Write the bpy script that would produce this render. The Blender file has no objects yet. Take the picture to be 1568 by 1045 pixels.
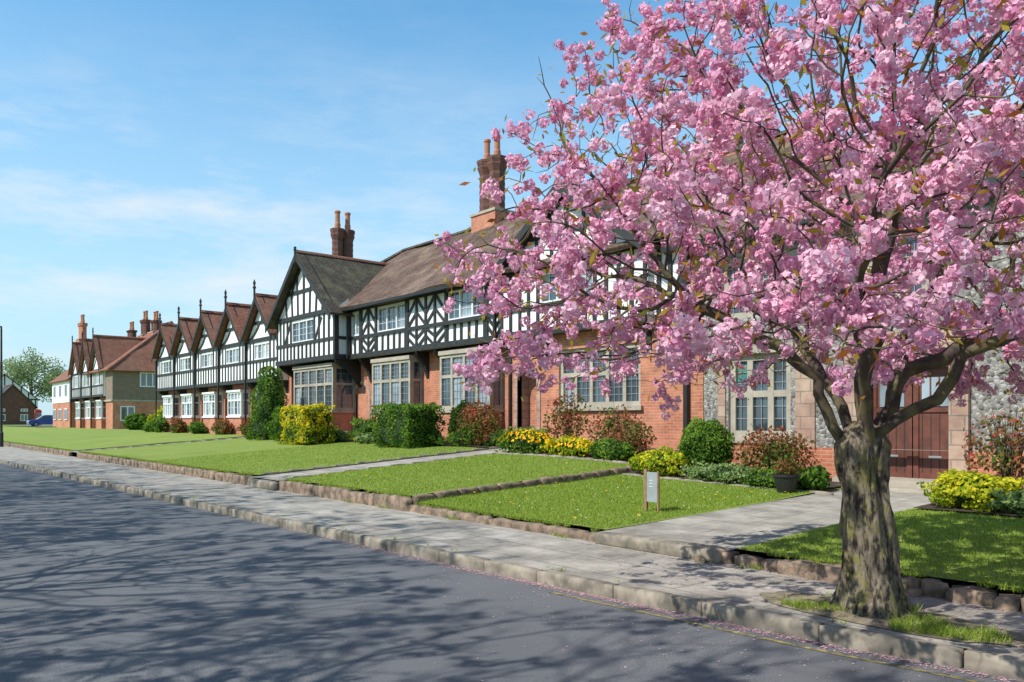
import bpy, math, random
import numpy as np
from mathutils import Vector, noise as mnoise
random.seed(7); rng=np.random.default_rng(11)
scene=bpy.context.scene
COL=scene.collection

# ------------------------------------------------------------------ materials
MATS={}
def newmat(name):
    m=bpy.data.materials.new(name); m.use_nodes=True; nt=m.node_tree; nt.nodes.clear()
    out=nt.nodes.new('ShaderNodeOutputMaterial'); bs=nt.nodes.new('ShaderNodeBsdfPrincipled')
    nt.links.new(bs.outputs[0],out.inputs[0]); MATS[name]=m
    return m,nt,bs,out
def N(nt,t,**k):
    n=nt.nodes.new(t)
    for a,v in k.items(): setattr(n,a,v)
    return n
def c4(c): return (c[0],c[1],c[2],1)
def coord(nt,kind):
    tc=N(nt,'ShaderNodeTexCoord'); return tc.outputs[kind]
def noise(nt,co,scale,detail=4,rough=.55):
    n=N(nt,'ShaderNodeTexNoise'); n.inputs['Scale'].default_value=scale; n.inputs['Detail'].default_value=detail
    n.inputs['Roughness'].default_value=rough; nt.links.new(co,n.inputs['Vector']); return n.outputs['Fac']
def ramp(nt,f,a,b,c0=(0,0,0),c1=(1,1,1)):
    r=N(nt,'ShaderNodeValToRGB'); r.color_ramp.elements[0].position=a; r.color_ramp.elements[1].position=b
    r.color_ramp.elements[0].color=c4(c0); r.color_ramp.elements[1].color=c4(c1); nt.links.new(f,r.inputs[0]); return r.outputs[0]
def mix(nt,f,a,b,bt='MIX'):
    m=N(nt,'ShaderNodeMix',data_type='RGBA',blend_type=bt)
    for s,v in ((m.inputs[0],f),(m.inputs[6],a),(m.inputs[7],b)):
        if isinstance(v,(int,float)): s.default_value=v
        elif isinstance(v,tuple): s.default_value=c4(v)
        else: nt.links.new(v,s)
    return m.outputs[2]
def bump(nt,bs,h,strength,dist):
    b=N(nt,'ShaderNodeBump'); b.inputs['Strength'].default_value=strength; b.inputs['Distance'].default_value=dist
    nt.links.new(h,b.inputs['Height']); nt.links.new(b.outputs[0],bs.inputs['Normal'])
def nmat(name,c1,c2,scale,rough=.85,bs_=.4,bd=.02,scale2=None,c3=None,lo=.35,hi=.65):
    m,nt,bs,out=newmat(name); co=coord(nt,'Object')
    f=noise(nt,co,scale,5,.6); col=mix(nt,ramp(nt,f,lo,hi),c1,c2)
    if c3 is not None:
        f2=noise(nt,co,scale2,4,.6); col=mix(nt,ramp(nt,f2,.45,.7),col,c3)
    nt.links.new(col,bs.inputs['Base Color']); bs.inputs['Roughness'].default_value=rough
    if bs_>0: bump(nt,bs,f,bs_,bd)
    return m
def brickmat(name,c1,c2,mortar,w,h,ms=.012,c3=None,rough=.85,bd=.01,dirt=.5,off=.5,s3=.5,lo3=.45,hi3=.7):
    m,nt,bs,out=newmat(name); uv=coord(nt,'UV'); ob=coord(nt,'Object')
    b=N(nt,'ShaderNodeTexBrick'); b.offset=off; b.inputs['Scale'].default_value=1
    b.inputs['Color1'].default_value=c4(c1); b.inputs['Color2'].default_value=c4(c2); b.inputs['Mortar'].default_value=c4(mortar)
    b.inputs['Brick Width'].default_value=w; b.inputs['Row Height'].default_value=h; b.inputs['Mortar Size'].default_value=ms; b.inputs['Mortar Smooth'].default_value=.3
    nt.links.new(uv,b.inputs['Vector'])
    col=b.outputs['Color']
    if c3 is not None:
        col=mix(nt,ramp(nt,noise(nt,ob,s3,5,.65),lo3,hi3),col,c3)
    d=ramp(nt,noise(nt,ob,2.3,5,.7),.3,.7,(1-dirt,)*3,(1.15,)*3)
    col=mix(nt,1.0,col,d,'MULTIPLY')
    nt.links.new(col,bs.inputs['Base Color']); bs.inputs['Roughness'].default_value=rough
    inv=N(nt,'ShaderNodeMath',operation='SUBTRACT'); inv.inputs[0].default_value=1; nt.links.new(b.outputs['Fac'],inv.inputs[1])
    ad=N(nt,'ShaderNodeMath',operation='ADD'); nt.links.new(inv.outputs[0],ad.inputs[0]); nt.links.new(noise(nt,ob,9,4),ad.inputs[1])
    bump(nt,bs,ad.outputs[0],.6,bd); return m
def leafmat(name,c1,c2,trans=.25,rough=.6,tscale=1.6):
    m,nt,bs,out=newmat(name); nt.nodes.remove(bs); bs=N(nt,'ShaderNodeBsdfDiffuse'); at=N(nt,'ShaderNodeAttribute'); at.attribute_name='tint'
    col=mix(nt,at.outputs['Fac'],c1,c2); nt.links.new(col,bs.inputs['Color'])
    tr=N(nt,'ShaderNodeBsdfTranslucent'); br=mix(nt,1.0,col,(tscale,tscale,tscale),'MULTIPLY'); nt.links.new(br,tr.inputs[0])
    ms=N(nt,'ShaderNodeMixShader'); ms.inputs[0].default_value=trans
    nt.links.new(bs.outputs[0],ms.inputs[1]); nt.links.new(tr.outputs[0],ms.inputs[2]); nt.links.new(ms.outputs[0],out.inputs[0]); return m

brickmat('brick',(.62,.205,.10),(.46,.125,.06),(.50,.33,.23),.225,.075,.010,(.64,.28,.17),dirt=.32)
brickmat('brick_dark',(.22,.08,.055),(.13,.05,.036),(.16,.10,.08),.225,.075,.010,dirt=.4)
brickmat('roof_brown',(.22,.12,.078),(.13,.075,.05),(.03,.022,.017),.17,.11,.012,(.27,.185,.125),dirt=.5,bd=.025,s3=.8)
brickmat('roof_moss',(.12,.095,.065),(.075,.06,.042),(.02,.018,.015),.17,.11,.012,(.15,.145,.075),dirt=.45,bd=.025,s3=1.4)
brickmat('roof_red',(.42,.165,.095),(.30,.11,.065),(.07,.035,.025),.17,.11,.012,(.24,.13,.085),dirt=.35,bd=.02,s3=.7)
brickmat('roof_slate',(.06,.065,.075),(.045,.048,.055),(.02,.02,.02),.3,.2,.01,dirt=.3)
brickmat('ashlar',(.45,.28,.20),(.52,.38,.28),(.28,.23,.18),.42,.24,.012,(.38,.2,.14),dirt=.4)
brickmat('paving',(.48,.435,.37),(.44,.40,.335),(.25,.22,.18),.9,.62,.012,(.30,.265,.22),dirt=.5,bd=.006,s3=.9)
nmat('plaster',(.88,.88,.86),(.81,.805,.78),1.5,.8,.15,.01)
nmat('timber',(.018,.017,.017),(.035,.034,.033),6,.6,.4,.006)
nmat('stone',(.47,.41,.32),(.34,.30,.23),3,.85,.3,.01)
nmat('render_grey',(.26,.19,.14),(.19,.14,.105),3,.9,.3,.01)
nmat('white_paint',(.82,.82,.81),(.74,.74,.73),3,.45,0,0)
nmat('lead',(.30,.31,.32),(.24,.25,.26),8,.5,0,0)
nmat('door_wood',(.17,.055,.035),(.095,.033,.02),5,.5,.3,.004)
nmat('iron',(.012,.012,.012),(.02,.02,.02),5,.5,0,0)
nmat('terracotta',(.5,.2,.11),(.38,.15,.085),5,.8,.2,.01)
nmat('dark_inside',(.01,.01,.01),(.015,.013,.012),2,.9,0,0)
nmat('curtain_teal',(.06,.27,.25),(.03,.15,.145),14,.7,.5,.03)
nmat('curtain_pale',(.6,.62,.62),(.45,.47,.48),6,.7,.3,.02)
nmat('sandstone',(.37,.26,.18),(.15,.11,.08),5,.95,.9,.03,6,(.07,.063,.04))
nmat('kerbstone',(.38,.325,.25),(.20,.17,.13),3.5,.9,.6,.012,5,(.11,.10,.075))
nmat('soil',(.07,.045,.03),(.035,.024,.017),8,.98,.8,.05)
nmat('earth_patch',(.36,.29,.20),(.16,.12,.08),9,.98,.8,.03,7,(.12,.13,.05))
nmat('red_paint',(.5,.02,.015),(.42,.015,.012),3,.35,0,0)
nmat('yellow_paint',(.42,.33,.10),(.10,.095,.075),14,.8,.1,.002,lo=.35,hi=.6)
nmat('sign_wood',(.34,.2,.1),(.22,.13,.07),8,.7,.3,.004)
nmat('sign_grey',(.32,.36,.36),(.28,.31,.31),8,.5,0,0)
nmat('rubber',(.015,.015,.015),(.02,.02,.02),8,.8,0,0)
m,nt,bs,out=newmat('car_blue'); bs.inputs['Roughness'].default_value=.25; bs.inputs['Coat Weight'].default_value=.6
nt.links.new(mix(nt,noise(nt,coord(nt,'Object'),3),(.018,.09,.31),(.024,.11,.36)),bs.inputs['Base Color'])
def glassmat(name,c,sp=.9):
    m,nt,bs,out=newmat(name); nt.links.new(mix(nt,ramp(nt,noise(nt,coord(nt,'Object'),.9),.4,.6),c,tuple(x*2.2 for x in c)),bs.inputs['Base Color'])
    bs.inputs['Roughness'].default_value=.07; bs.inputs['Specular IOR Level'].default_value=sp; bs.inputs['IOR'].default_value=1.7
glassmat('glass',(.03,.045,.055)); glassmat('glass_pale',(.16,.19,.21))
m,nt,bs,out=newmat('pebbledash'); ob=coord(nt,'Object')
v=N(nt,'ShaderNodeTexVoronoi'); v.inputs['Scale'].default_value=16; nt.links.new(ob,v.inputs['Vector'])
v2=N(nt,'ShaderNodeTexVoronoi',feature='DISTANCE_TO_EDGE'); v2.inputs['Scale'].default_value=16; nt.links.new(ob,v2.inputs['Vector'])
cv=ramp(nt,v.outputs['Color'],.2,.8,(.13,.12,.105),(.42,.40,.36)); colr=mix(nt,ramp(nt,v2.outputs['Distance'],.02,.09),(.26,.245,.215),cv)
nt.links.new(colr,bs.inputs['Base Color']); bs.inputs['Roughness'].default_value=.9; bump(nt,bs,v2.outputs['Distance'],.8,.04)
m,nt,bs,out=newmat('asphalt'); ob=coord(nt,'Object')
f=noise(nt,ob,60,3,.7); g=noise(nt,ob,.5,5,.6)
c=mix(nt,ramp(nt,f,.3,.7),(.08,.083,.09),(.21,.213,.217)); c=mix(nt,ramp(nt,g,.4,.65),c,(.12,.123,.129))
c=mix(nt,ramp(nt,noise(nt,ob,220,2,.5),.60,.72),c,(.32,.32,.32))
c=mix(nt,ramp(nt,noise(nt,ob,1.7,6,.75),.55,.75),c,(.095,.096,.10))
nt.links.new(c,bs.inputs['Base Color']); bs.inputs['Roughness'].default_value=.85; bump(nt,bs,f,.6,.01)
m,nt,bs,out=newmat('grass_sheet'); ob=coord(nt,'Object')
c=mix(nt,ramp(nt,noise(nt,ob,28,4,.7),.3,.7),(.14,.205,.022),(.30,.385,.06)); c=mix(nt,ramp(nt,noise(nt,ob,1.1,5,.65),.42,.68),c,(.26,.325,.06))
c=mix(nt,ramp(nt,noise(nt,ob,3.7,4,.7),.56,.75),c,(.33,.32,.10))
c=mix(nt,ramp(nt,noise(nt,ob,.45,4,.6),.5,.7),c,(.19,.27,.038))
nt.links.new(c,bs.inputs['Base Color']); bs.inputs['Roughness'].default_value=.95; bump(nt,bs,noise(nt,ob,45,3,.7),.7,.04)
m,nt,bs,out=newmat('bark'); ob=coord(nt,'Object')
mp=N(nt,'ShaderNodeMapping'); mp.inputs['Scale'].default_value=(1,1,.25); nt.links.new(ob,mp.inputs[0])
f=noise(nt,mp.outputs[0],20,7,.75); c=mix(nt,ramp(nt,f,.42,.58),(.05,.036,.028),(.38,.31,.22))
c=mix(nt,ramp(nt,noise(nt,ob,9,6,.8),.50,.60),c,(.31,.28,.085))
c=mix(nt,ramp(nt,f,.40,.46,(1,1,1),(0,0,0)),c,(.04,.03,.024))
nt.links.new(c,bs.inputs['Base Color']); bs.inputs['Roughness'].default_value=.95; bump(nt,bs,f,1.0,.06)
nmat('twig',(.045,.032,.027),(.11,.08,.06),7,.9,.5,.01,5,(.18,.16,.055))
leafmat('blossom',(.96,.71,.81),(.74,.24,.44),.33,.7,1.1)
leafmat('bronze_leaf',(.40,.13,.04),(.32,.33,.05),.4)
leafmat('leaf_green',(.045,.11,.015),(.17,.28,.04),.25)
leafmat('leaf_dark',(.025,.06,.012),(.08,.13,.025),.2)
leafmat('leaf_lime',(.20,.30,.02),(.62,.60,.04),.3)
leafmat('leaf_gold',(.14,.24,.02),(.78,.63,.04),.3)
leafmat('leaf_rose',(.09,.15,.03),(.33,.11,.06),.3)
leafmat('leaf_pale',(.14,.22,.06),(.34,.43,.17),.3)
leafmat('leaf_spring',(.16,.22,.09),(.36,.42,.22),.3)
leafmat('flower_yellow',(.90,.62,.03),(.88,.40,.01),.2)
leafmat('flower_white',(.8,.8,.75),(.75,.75,.5),.1)
leafmat('flower_red',(.5,.05,.06),(.4,.12,.1),.2)
leafmat('blade',(.15,.225,.022),(.37,.47,.085),.35)
leafmat('petal_litter',(.78,.48,.56),(.42,.25,.22),.1)
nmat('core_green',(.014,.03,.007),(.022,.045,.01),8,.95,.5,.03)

# ------------------------------------------------------------------ mesh helpers
def link(ob,parent=None):
    COL.objects.link(ob)
    if parent: ob.parent=parent
    return ob
def empty(name,loc=(0,0,0),rot=0):
    e=bpy.data.objects.new(name,None); e.empty_display_size=.3; e.location=loc; e.rotation_euler=(0,0,rot); COL.objects.link(e); return e
def mk(name,V,F,mat,parent=None,tint=None,smooth=False,do_link=True):
    V=np.asarray(V,dtype=np.float32); F=np.asarray(F,dtype=np.int32); k=F.shape[1]
    me=bpy.data.meshes.new(name); me.vertices.add(len(V)); me.vertices.foreach_set('co',V.ravel())
    me.loops.add(F.size); me.loops.foreach_set('vertex_index',F.ravel())
    me.polygons.add(len(F)); me.polygons.foreach_set('loop_start',np.arange(0,F.size,k,dtype=np.int32)); me.polygons.foreach_set('loop_total',np.full(len(F),k,dtype=np.int32))
    if smooth: me.polygons.foreach_set('use_smooth',np.ones(len(F),dtype=bool))
    me.update(calc_edges=True)
    if tint is not None:
        a=me.attributes.new('tint','FLOAT','POINT'); a.data.foreach_set('value',np.asarray(tint,dtype=np.float32))
    me.materials.append(MATS[mat])
    ob=bpy.data.objects.new(name,me)
    if do_link: link(ob,parent)
    return ob
def unit(n):
    v=rng.normal(size=(n,3)); return v/np.linalg.norm(v,axis=1)[:,None]
def cards(C,L,W,nrm=None,flat=0.0):
    n=len(C); u=unit(n)
    if nrm is not None:
        m=nrm+unit(n)*flat; m/=np.linalg.norm(m,axis=1)[:,None]
    else: m=unit(n)
    u=np.cross(m,u); u/=np.linalg.norm(u,axis=1)[:,None]+1e-9; v=np.cross(m,u)
    L=np.broadcast_to(L,(n,))[:,None]; W=np.broadcast_to(W,(n,))[:,None]
    V=np.stack([C-u*L,C+v*W,C+u*L,C-v*W],1).reshape(-1,3)
    F=np.arange(4*n).reshape(n,4); return V,F
class B:
    def __init__(s,name): s.e=empty(name); s.p={}
    def get(s,part,mat):
        return s.p.setdefault((part,mat),([],[]))
    def poly(s,part,mat,pts):
        V,F=s.get(part,mat); i=len(V); V.extend([tuple(p) for p in pts]); F.append(tuple(range(i,i+len(pts))))
    def box(s,part,mat,x0,x1,y0,y1,z0,z1):
        V,F=s.get(part,mat); i=len(V)
        V.extend([(x0,y0,z0),(x1,y0,z0),(x1,y1,z0),(x0,y1,z0),(x0,y0,z1),(x1,y0,z1),(x1,y1,z1),(x0,y1,z1)])
        for f in ((0,3,2,1),(4,5,6,7),(0,1,5,4),(1,2,6,5),(2,3,7,6),(3,0,4,7)): F.append(tuple(i+a for a in f))
    def prism(s,part,mat,pts,ext):
        V,F=s.get(part,mat); i=len(V); n=len(pts); e=Vector(ext)
        V.extend([tuple(p) for p in pts]); V.extend([tuple(Vector(p)+e) for p in pts])
        F.append(tuple(range(i,i+n))); F.append(tuple(range(i+2*n-1,i+n-1,-1)))
        for a in range(n):
            b=(a+1)%n; F.append((i+b,i+a,i+n+a,i+n+b))
    def beam(s,a,b,w,y,d=.04,part='timber_frame',mat='timber'):
        d=d+random.random()*.007; w=w*random.uniform(.93,1.07)
        a=Vector((a[0]+random.uniform(-.01,.01),0,a[1])); b=Vector((b[0]+random.uniform(-.01,.01),0,b[1])); t=(b-a).normalized(); n=Vector((-t.z,0,t.x))*w/2
        pts=[a-n,b-n,b+n,a+n]; pts=[(p.x,y-d,p.z) for p in pts]
        s.prism(part,mat,pts,(0,d+.01,0))
    def arc(s,a,b,bulge,w,y,d=.04,n=5):
        a=Vector(a);b=Vector(b); t=(b-a); nn=Vector((-t.y,t.x)).normalized()*bulge
        P=[]
        for k in range(n+1):
            u=k/n; P.append(a.lerp(b,u)+nn*(4*u*(1-u)))
        for k in range(n): s.beam(P[k],P[k+1],w,y,d)
    def lathe(s,part,mat,cx,cy,prof,n=8,rot=0):
        V,F=s.get(part,mat)
        for k in range(len(prof)-1):
            i=len(V)
            for (r,z) in (prof[k],prof[k+1]):
                for j in range(n):
                    a=rot+2*math.pi*j/n; V.append((cx+r*math.cos(a),cy+r*math.sin(a),z))
            for j in range(n):
                j2=(j+1)%n; F.append((i+j,i+j2,i+n+j2,i+n+j))
        i=len(V); r,z=prof[-1]
        for j in range(n): 
            a=rot+2*math.pi*j/n; V.append((cx+r*math.cos(a),cy+r*math.sin(a),z))
        F.append(tuple(range(i,i+n)))
    def finish(s):
        for (part,mat),(V,F) in s.p.items():
            me=bpy.data.meshes.new(part); me.from_pydata(V,[],F); me.update()
            uvl=me.uv_layers.new(name='UVMap').data
            for p in me.polygons:
                n=p.normal
                if abs(n.z)>.985: t=Vector((1,0,0)); bt=Vector((0,1,0))
                else:
                    t=Vector((0,0,1)).cross(n).normalized(); bt=n.cross(t)
                for li in p.loop_indices:
                    co=me.vertices[me.loops[li].vertex_index].co; uvl[li].uv=(co.dot(t),co.dot(bt))
            me.materials.append(MATS[mat]); ob=bpy.data.objects.new(part,me); link(ob,s.e)
        return s.e
def wallY(b,part,mat,x0,x1,z0,z1,y,ops=(),depth=.14,rmat=None):
    xs=sorted({x0,x1,*[o[0] for o in ops],*[o[1] for o in ops]}); zs=sorted({z0,z1,*[o[2] for o in ops],*[o[3] for o in ops]})
    for i in range(len(xs)-1):
        for j in range(len(zs)-1):
            cx=(xs[i]+xs[i+1])/2; cz=(zs[j]+zs[j+1])/2
            if any(o[0]<cx<o[1] and o[2]<cz<o[3] for o in ops): continue
            b.poly(part,mat,[(xs[i],y,zs[j]),(xs[i+1],y,zs[j]),(xs[i+1],y,zs[j+1]),(xs[i],y,zs[j+1])])
    rm=rmat or mat
    for (a,c,d,e) in [o[:4] for o in ops]:
        yb=y+depth
        b.poly(part,rm,[(a,y,d),(a,y,e),(a,yb,e),(a,yb,d)]); b.poly(part,rm,[(c,y,d),(c,yb,d),(c,yb,e),(c,y,e)])
        b.poly(part,rm,[(a,y,e),(c,y,e),(c,yb,e),(a,yb,e)]); b.poly(part,rm,[(a,y,d),(a,yb,d),(c,yb,d),(c,y,d)])
def window(b,x0,x1,z0,z1,y,cols,rows=1,fmat='stone',fw=.08,lead=(3,4),lmat='lead',gl=('glass','glass','glass_pale'),split=.55,bars=.014):
    y0=y-.06
    b.box('window_frames',fmat,x0,x1,y0,y+.02,z0,z0+fw); b.box('window_frames',fmat,x0,x1,y0,y+.02,z1-fw,z1)
    pw=(x1-x0)/cols
    zr=[z0+fw,z1-fw] if rows==1 else [z0+fw,z0+(z1-z0)*split,z1-fw]
    for c in range(cols+1):
        xc=x0+pw*c; a=max(x0,xc-fw/2); e=min(x1,xc+fw/2)
        if c==0: e=x0+fw
        if c==cols: a=x1-fw
        b.box('window_frames',fmat,a,e,y0+.004,y+.02,z0+fw,z1-fw)
    if rows==2: b.box('window_frames',fmat,x0+fw,x1-fw,y0+.01,y+.02,zr[1]-fw/2,zr[1]+fw/2)
    for c in range(cols):
        for r in range(len(zr)-1):
            a=x0+pw*c+fw/2; e=a+pw-fw; d=zr[r]; f=zr[r+1]
            if e-a<.05: continue
            j=[random.uniform(-.006,.006) for _ in range(3)]
            b.poly('glazing',random.choice(gl),[(a-.02,y+.004+j[0],d-.02),(e+.02,y+.004+j[1],d-.02),(e+.02,y+.004+j[1]+j[2],f+.02),(a-.02,y+.004+j[0]+j[2],f+.02)])
            nx,nz=lead
            for k in range(1,nx): 
                xx=a+(e-a)*k/nx; b.box('window_bars',lmat,xx-bars/2,xx+bars/2,y-.014,y-.006,d,f)
            for k in range(1,nz):
                zz=d+(f-d)*k/nz; b.box('window_bars',lmat,a,e,y-.018,y-.0145,zz-bars/2,zz+bars/2)
def windowX(b,y0,y1,z0,z1,x,cols=1,rows=2,fmat='stone',fw=.08,split=.55,gl='glass'):
    b.box('window_frames',fmat,x-.02,x+.05,y0,y1,z0,z0+fw); b.box('window_frames',fmat,x-.02,x+.05,y0,y1,z1-fw,z1)
    for c in range(cols+1):
        yc=y0+(y1-y0)*c/cols; a=max(y0,yc-fw/2); e=min(y1,yc+fw/2)
        if c==0:e=y0+fw
        if c==cols:a=y1-fw
        b.box('window_frames',fmat,x-.02,x+.046,a,e,z0+fw,z1-fw)
    if rows==2: b.box('window_frames',fmat,x-.02,x+.04,y0+fw,y1-fw,z0+(z1-z0)*split-fw/2,z0+(z1-z0)*split+fw/2)
    b.poly('glazing',gl,[(x,y0+.02,z0+.02),(x,y1-.02,z0+.02),(x,y1-.02,z1-.02),(x,y0+.02,z1-.02)])
    for k in range(1,3*cols):
        yy=y0+(y1-y0)*k/(3*cols); b.box('window_bars','lead',x+.006,x+.014,yy-.008,yy+.008,z0+fw,z1-fw)
    for k in range(1,6):
        zz=z0+(z1-z0)*k/6; b.box('window_bars','lead',x+.0145,x+.018,y0+fw,y1-fw,zz-.008,zz+.008)
def roofquad(b,mat,P,nu=10,nv=6,amp=.03,thick=.12,part='roof'):
    P=[Vector(p) for p in P]; n=(P[1]-P[0]).cross(P[3]-P[0]).normalized()
    if n.length<.5: n=(P[1]-P[0]).cross(P[2]-P[0]).normalized()
    if n.z<0: n=-n; P=[P[1],P[0],P[3],P[2]]
    def pt(i,j):
        u=i/nu; v=j/nv; p=P[0].lerp(P[1],u).lerp(P[3].lerp(P[2],u),v)
        return p+n*(amp*mnoise.noise(Vector((p.x*.45,p.y*.45,p.z*.6)))*1.6)
    for i in range(nu):
        for j in range(nv): b.poly(part,mat,[pt(i,j),pt(i+1,j),pt(i+1,j+1),pt(i,j+1)])
    dn=n*thick
    for i in range(nu): 
        b.poly(part,mat,[pt(i,0)-dn,pt(i+1,0)-dn,pt(i+1,0),pt(i,0)])
        b.poly(part,mat,[pt(i,0)-dn,pt(i,nv)-dn,pt(i+1,nv)-dn,pt(i+1,0)-dn])
    for j in range(nv):
        b.poly(part,mat,[pt(0,j)-dn,pt(0,j),pt(0,j+1),pt(0,j+1)-dn]); b.poly(part,mat,[pt(nu,j),pt(nu,j)-dn,pt(nu,j+1)-dn,pt(nu,j+1)])
def ridge(b,a,c,mat='roof_red',r=.11):
    a=Vector(a);c=Vector(c); L=(c-a).length; n=max(1,int(L/.45)); 
    t=(c-a).normalized(); s=t.cross(Vector((0,0,1))).normalized()*r
    up=Vector((0,0,r*.9))
    for k in range(n):
        p=a+(c-a)*(k/n); q=a+(c-a)*((k+.96)/n)
        pts=[p-s*1.2-up*.6,p-s*.7+up*.4,p+up*.75,p+s*.7+up*.4,p+s*1.2-up*.6]
        b.prism('ridge_tiles',mat,pts,q-p)
def gableroof(b,mat,xl,xr,ze,za,y0,y1,oh=.3,barge='timber'):
    xm=(xl+xr)/2; s=(za-ze)/((xr-xl)/2); zo=ze-oh*s+.12; zt=za+.12
    roofquad(b,mat,[(xr+oh,y0,zo),(xr+oh,y1,zo),(xm,y1,zt),(xm,y0,zt)],8,5,.02)
    roofquad(b,mat,[(xl-oh,y0,zo),(xl-oh,y1,zo),(xm,y1,zt),(xm,y0,zt)],8,5,.02)
    ridge(b,(xm,y0,zt+.02),(xm,y1,zt+.02))
    for sx,xe in ((1,xr+oh),(-1,xl-oh)):
        pts=[(xe,y0-.03,zo-.06),(xm,y0-.03,zt-.05),(xm,y0-.03,zt-.32),(xe,y0-.03,zo-.28)]
        b.prism('bargeboards',barge,pts,(0,.05,0))
def finial(b,x,y,z,h=.7):
    b.lathe('finial','timber',x,y,[(.05,z-.4),(.05,z+h*.4),(.09,z+h*.5),(.04,z+h*.6),(.07,z+h*.8),(.01,z+h)],6)
def chimney(b,x,y,z0,zb,z1,n=2,sp=.62,r=.33,pots=True,along='x',mat='brick_dark'):
    dx,dy=(1,0) if along=='x' else (0,1); w=sp*(n-1)/2+r+.06
    b.box('chimney_base','brick',x-(w if dx else r+.08),x+(w if dx else r+.08),y-(w if dy else r+.08),y+(w if dy else r+.08),z0,zb)
    b.box('chimney_base','stone',x-(w+.05 if dx else r+.13),x+(w+.05 if dx else r+.13),y-(w+.05 if dy else r+.13),y+(w+.05 if dy else r+.13),zb,zb+.1)
    H=z1-zb
    for k in range(n):
        o=(k-(n-1)/2)*sp; cx=x+o*dx; cy=y+o*dy
        prof=[(r,zb+.1),(r*.86,zb+.25)]
        m=10
        for q in range(m+1):
            zz=zb+.25+(H*.62)*q/m; prof.append((r*(.80+.05*(q%2)),zz))
        prof+=[(r*.95,zb+H*.80),(r*1.08,zb+H*.86),(r*1.0,zb+H*.88),(r*1.12,zb+H*.95),(r*1.12,z1-.02),(r*.9,z1)]
        b.lathe('chimney_stack',mat,cx,cy,prof,8,math.pi/8)
        if pots: b.lathe('chimney_pot','terracotta',cx,cy,[(.14,z1-.01),(.15,z1+.25),(.12,z1+.3),(.12,z1+.75),(.15,z1+.8),(.15,z1+.88),(.11,z1+.9)],12)
def bracket(b,x,yw,yj,z,h=.8):
    pts=[(x-.08,yw,z),(x-.08,yj+.05,z),(x-.08,yj+.08,z-.12),(x-.08,(yw+yj)/2+.1,z-h*.45),(x-.08,yw-.03,z-h),(x-.08,yw,z-h)]
    b.prism('brackets','timber',pts,(.16,0,0))
def archdoor(b,x0,x1,z0,zt,y,rec=.9,mat='brick'):
    r=(x1-x0)/2; xm=(x0+x1)/2; zs=zt-r*.8
    arc=[(xm+r*math.cos(a),zs+r*.8*math.sin(a)) for a in [math.pi*k/12 for k in range(13)]]
    for seg,cx in ((arc[:7],x1),(arc[6:],x0)):
        pts=[(cx,y,zt)]+[(p[0],y,p[1]) for p in reversed(seg)]
        b.poly('walls',mat,[(p[0],p[1]+.002,p[2]) for p in pts])
    w=.16
    for k in range(12):
        a=arc[k]; c=arc[k+1]
        ao=(xm+(a[0]-xm)*(1+w/r),zs+(a[1]-zs)*(1+w/r)); co=(xm+(c[0]-xm)*(1+w/r),zs+(c[1]-zs)*(1+w/r))
        b.prism('door_surround','ashlar',[(a[0],y-.03,a[1]),(ao[0],y-.03,ao[1]),(co[0],y-.03,co[1]),(c[0],y-.03,c[1])],(0,.1,0))
    b.box('door_surround','ashlar',x0-w,x0,y-.03,y+.1,z0,zs); b.box('door_surround','ashlar',x1,x1+w,y-.03,y+.1,z0,zs)
    b.poly('porch','ashlar',[(x0,y,z0),(x0,y+rec,z0),(x0,y+rec,zt),(x0,y,zt)]); b.poly('porch','ashlar',[(x1,y,z0),(x1,y,zt),(x1,y+rec,zt),(x1,y+rec,z0)])
    b.poly('porch','plaster',[(x0,y+.01,zt),(x1,y+.01,zt),(x1,y+rec,zt),(x0,y+rec,zt)])
    b.box('door','door_wood',x0,x1,y+rec,y+rec+.06,z0,zt)
    for k in range(1,5): b.box('door','timber',x0+(x1-x0)*k/5-.01,x0+(x1-x0)*k/5+.01,y+rec-.01,y+rec,z0,zt)
def bay(b,x0,x1,yf,yw,z0,z1,zg,cols,side=True):
    b.box('bay_base','brick',x0+.03,x1-.03,yf+.03,yw,zg-.3,z0-.12)
    b.box('bay_base','stone',x0-.03,x1+.03,yf-.04,yw,z0-.12,z0)
    b.box('bay_head','stone',x0-.02,x1+.02,yf-.03,yw,z1,z1+.14)
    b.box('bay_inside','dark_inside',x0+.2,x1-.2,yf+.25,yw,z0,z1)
    window(b,x0,x1,z0,z1,yf+.08,cols,2,'stone',.11,(3,4),split=.6)
    if side: windowX(b,yf+.09,yw,z0,z1,x1-.06,1,2,'stone',.1,.6)
    b.box('bay_inside','stone',x0,x0+.06,yf+.1,yw,z0,z1)
def chevrons(b,x0,x1,z0,z1,y,n=2,flip=1):
    xm=(x0+x1)/2
    for k in range(n):
        o=(z1-z0)*(k/n); h=(z1-z0)*.6
        for xe in (x0,x1):
            if flip>0: a=(xm,z0+o); c=(xe,min(z1,z0+o+h))
            else: a=(xm,z1-o); c=(xe,max(z0,z1-o-h))
            b.beam(a,c,.10,y)
def studs(b,x0,x1,z0,z1,y,n,w=.12):
    for k in range(n+1):
        x=x0+(x1-x0)*k/n+random.uniform(-.012,.012); b.beam((x,z0),(x,z1),w,y)
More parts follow.
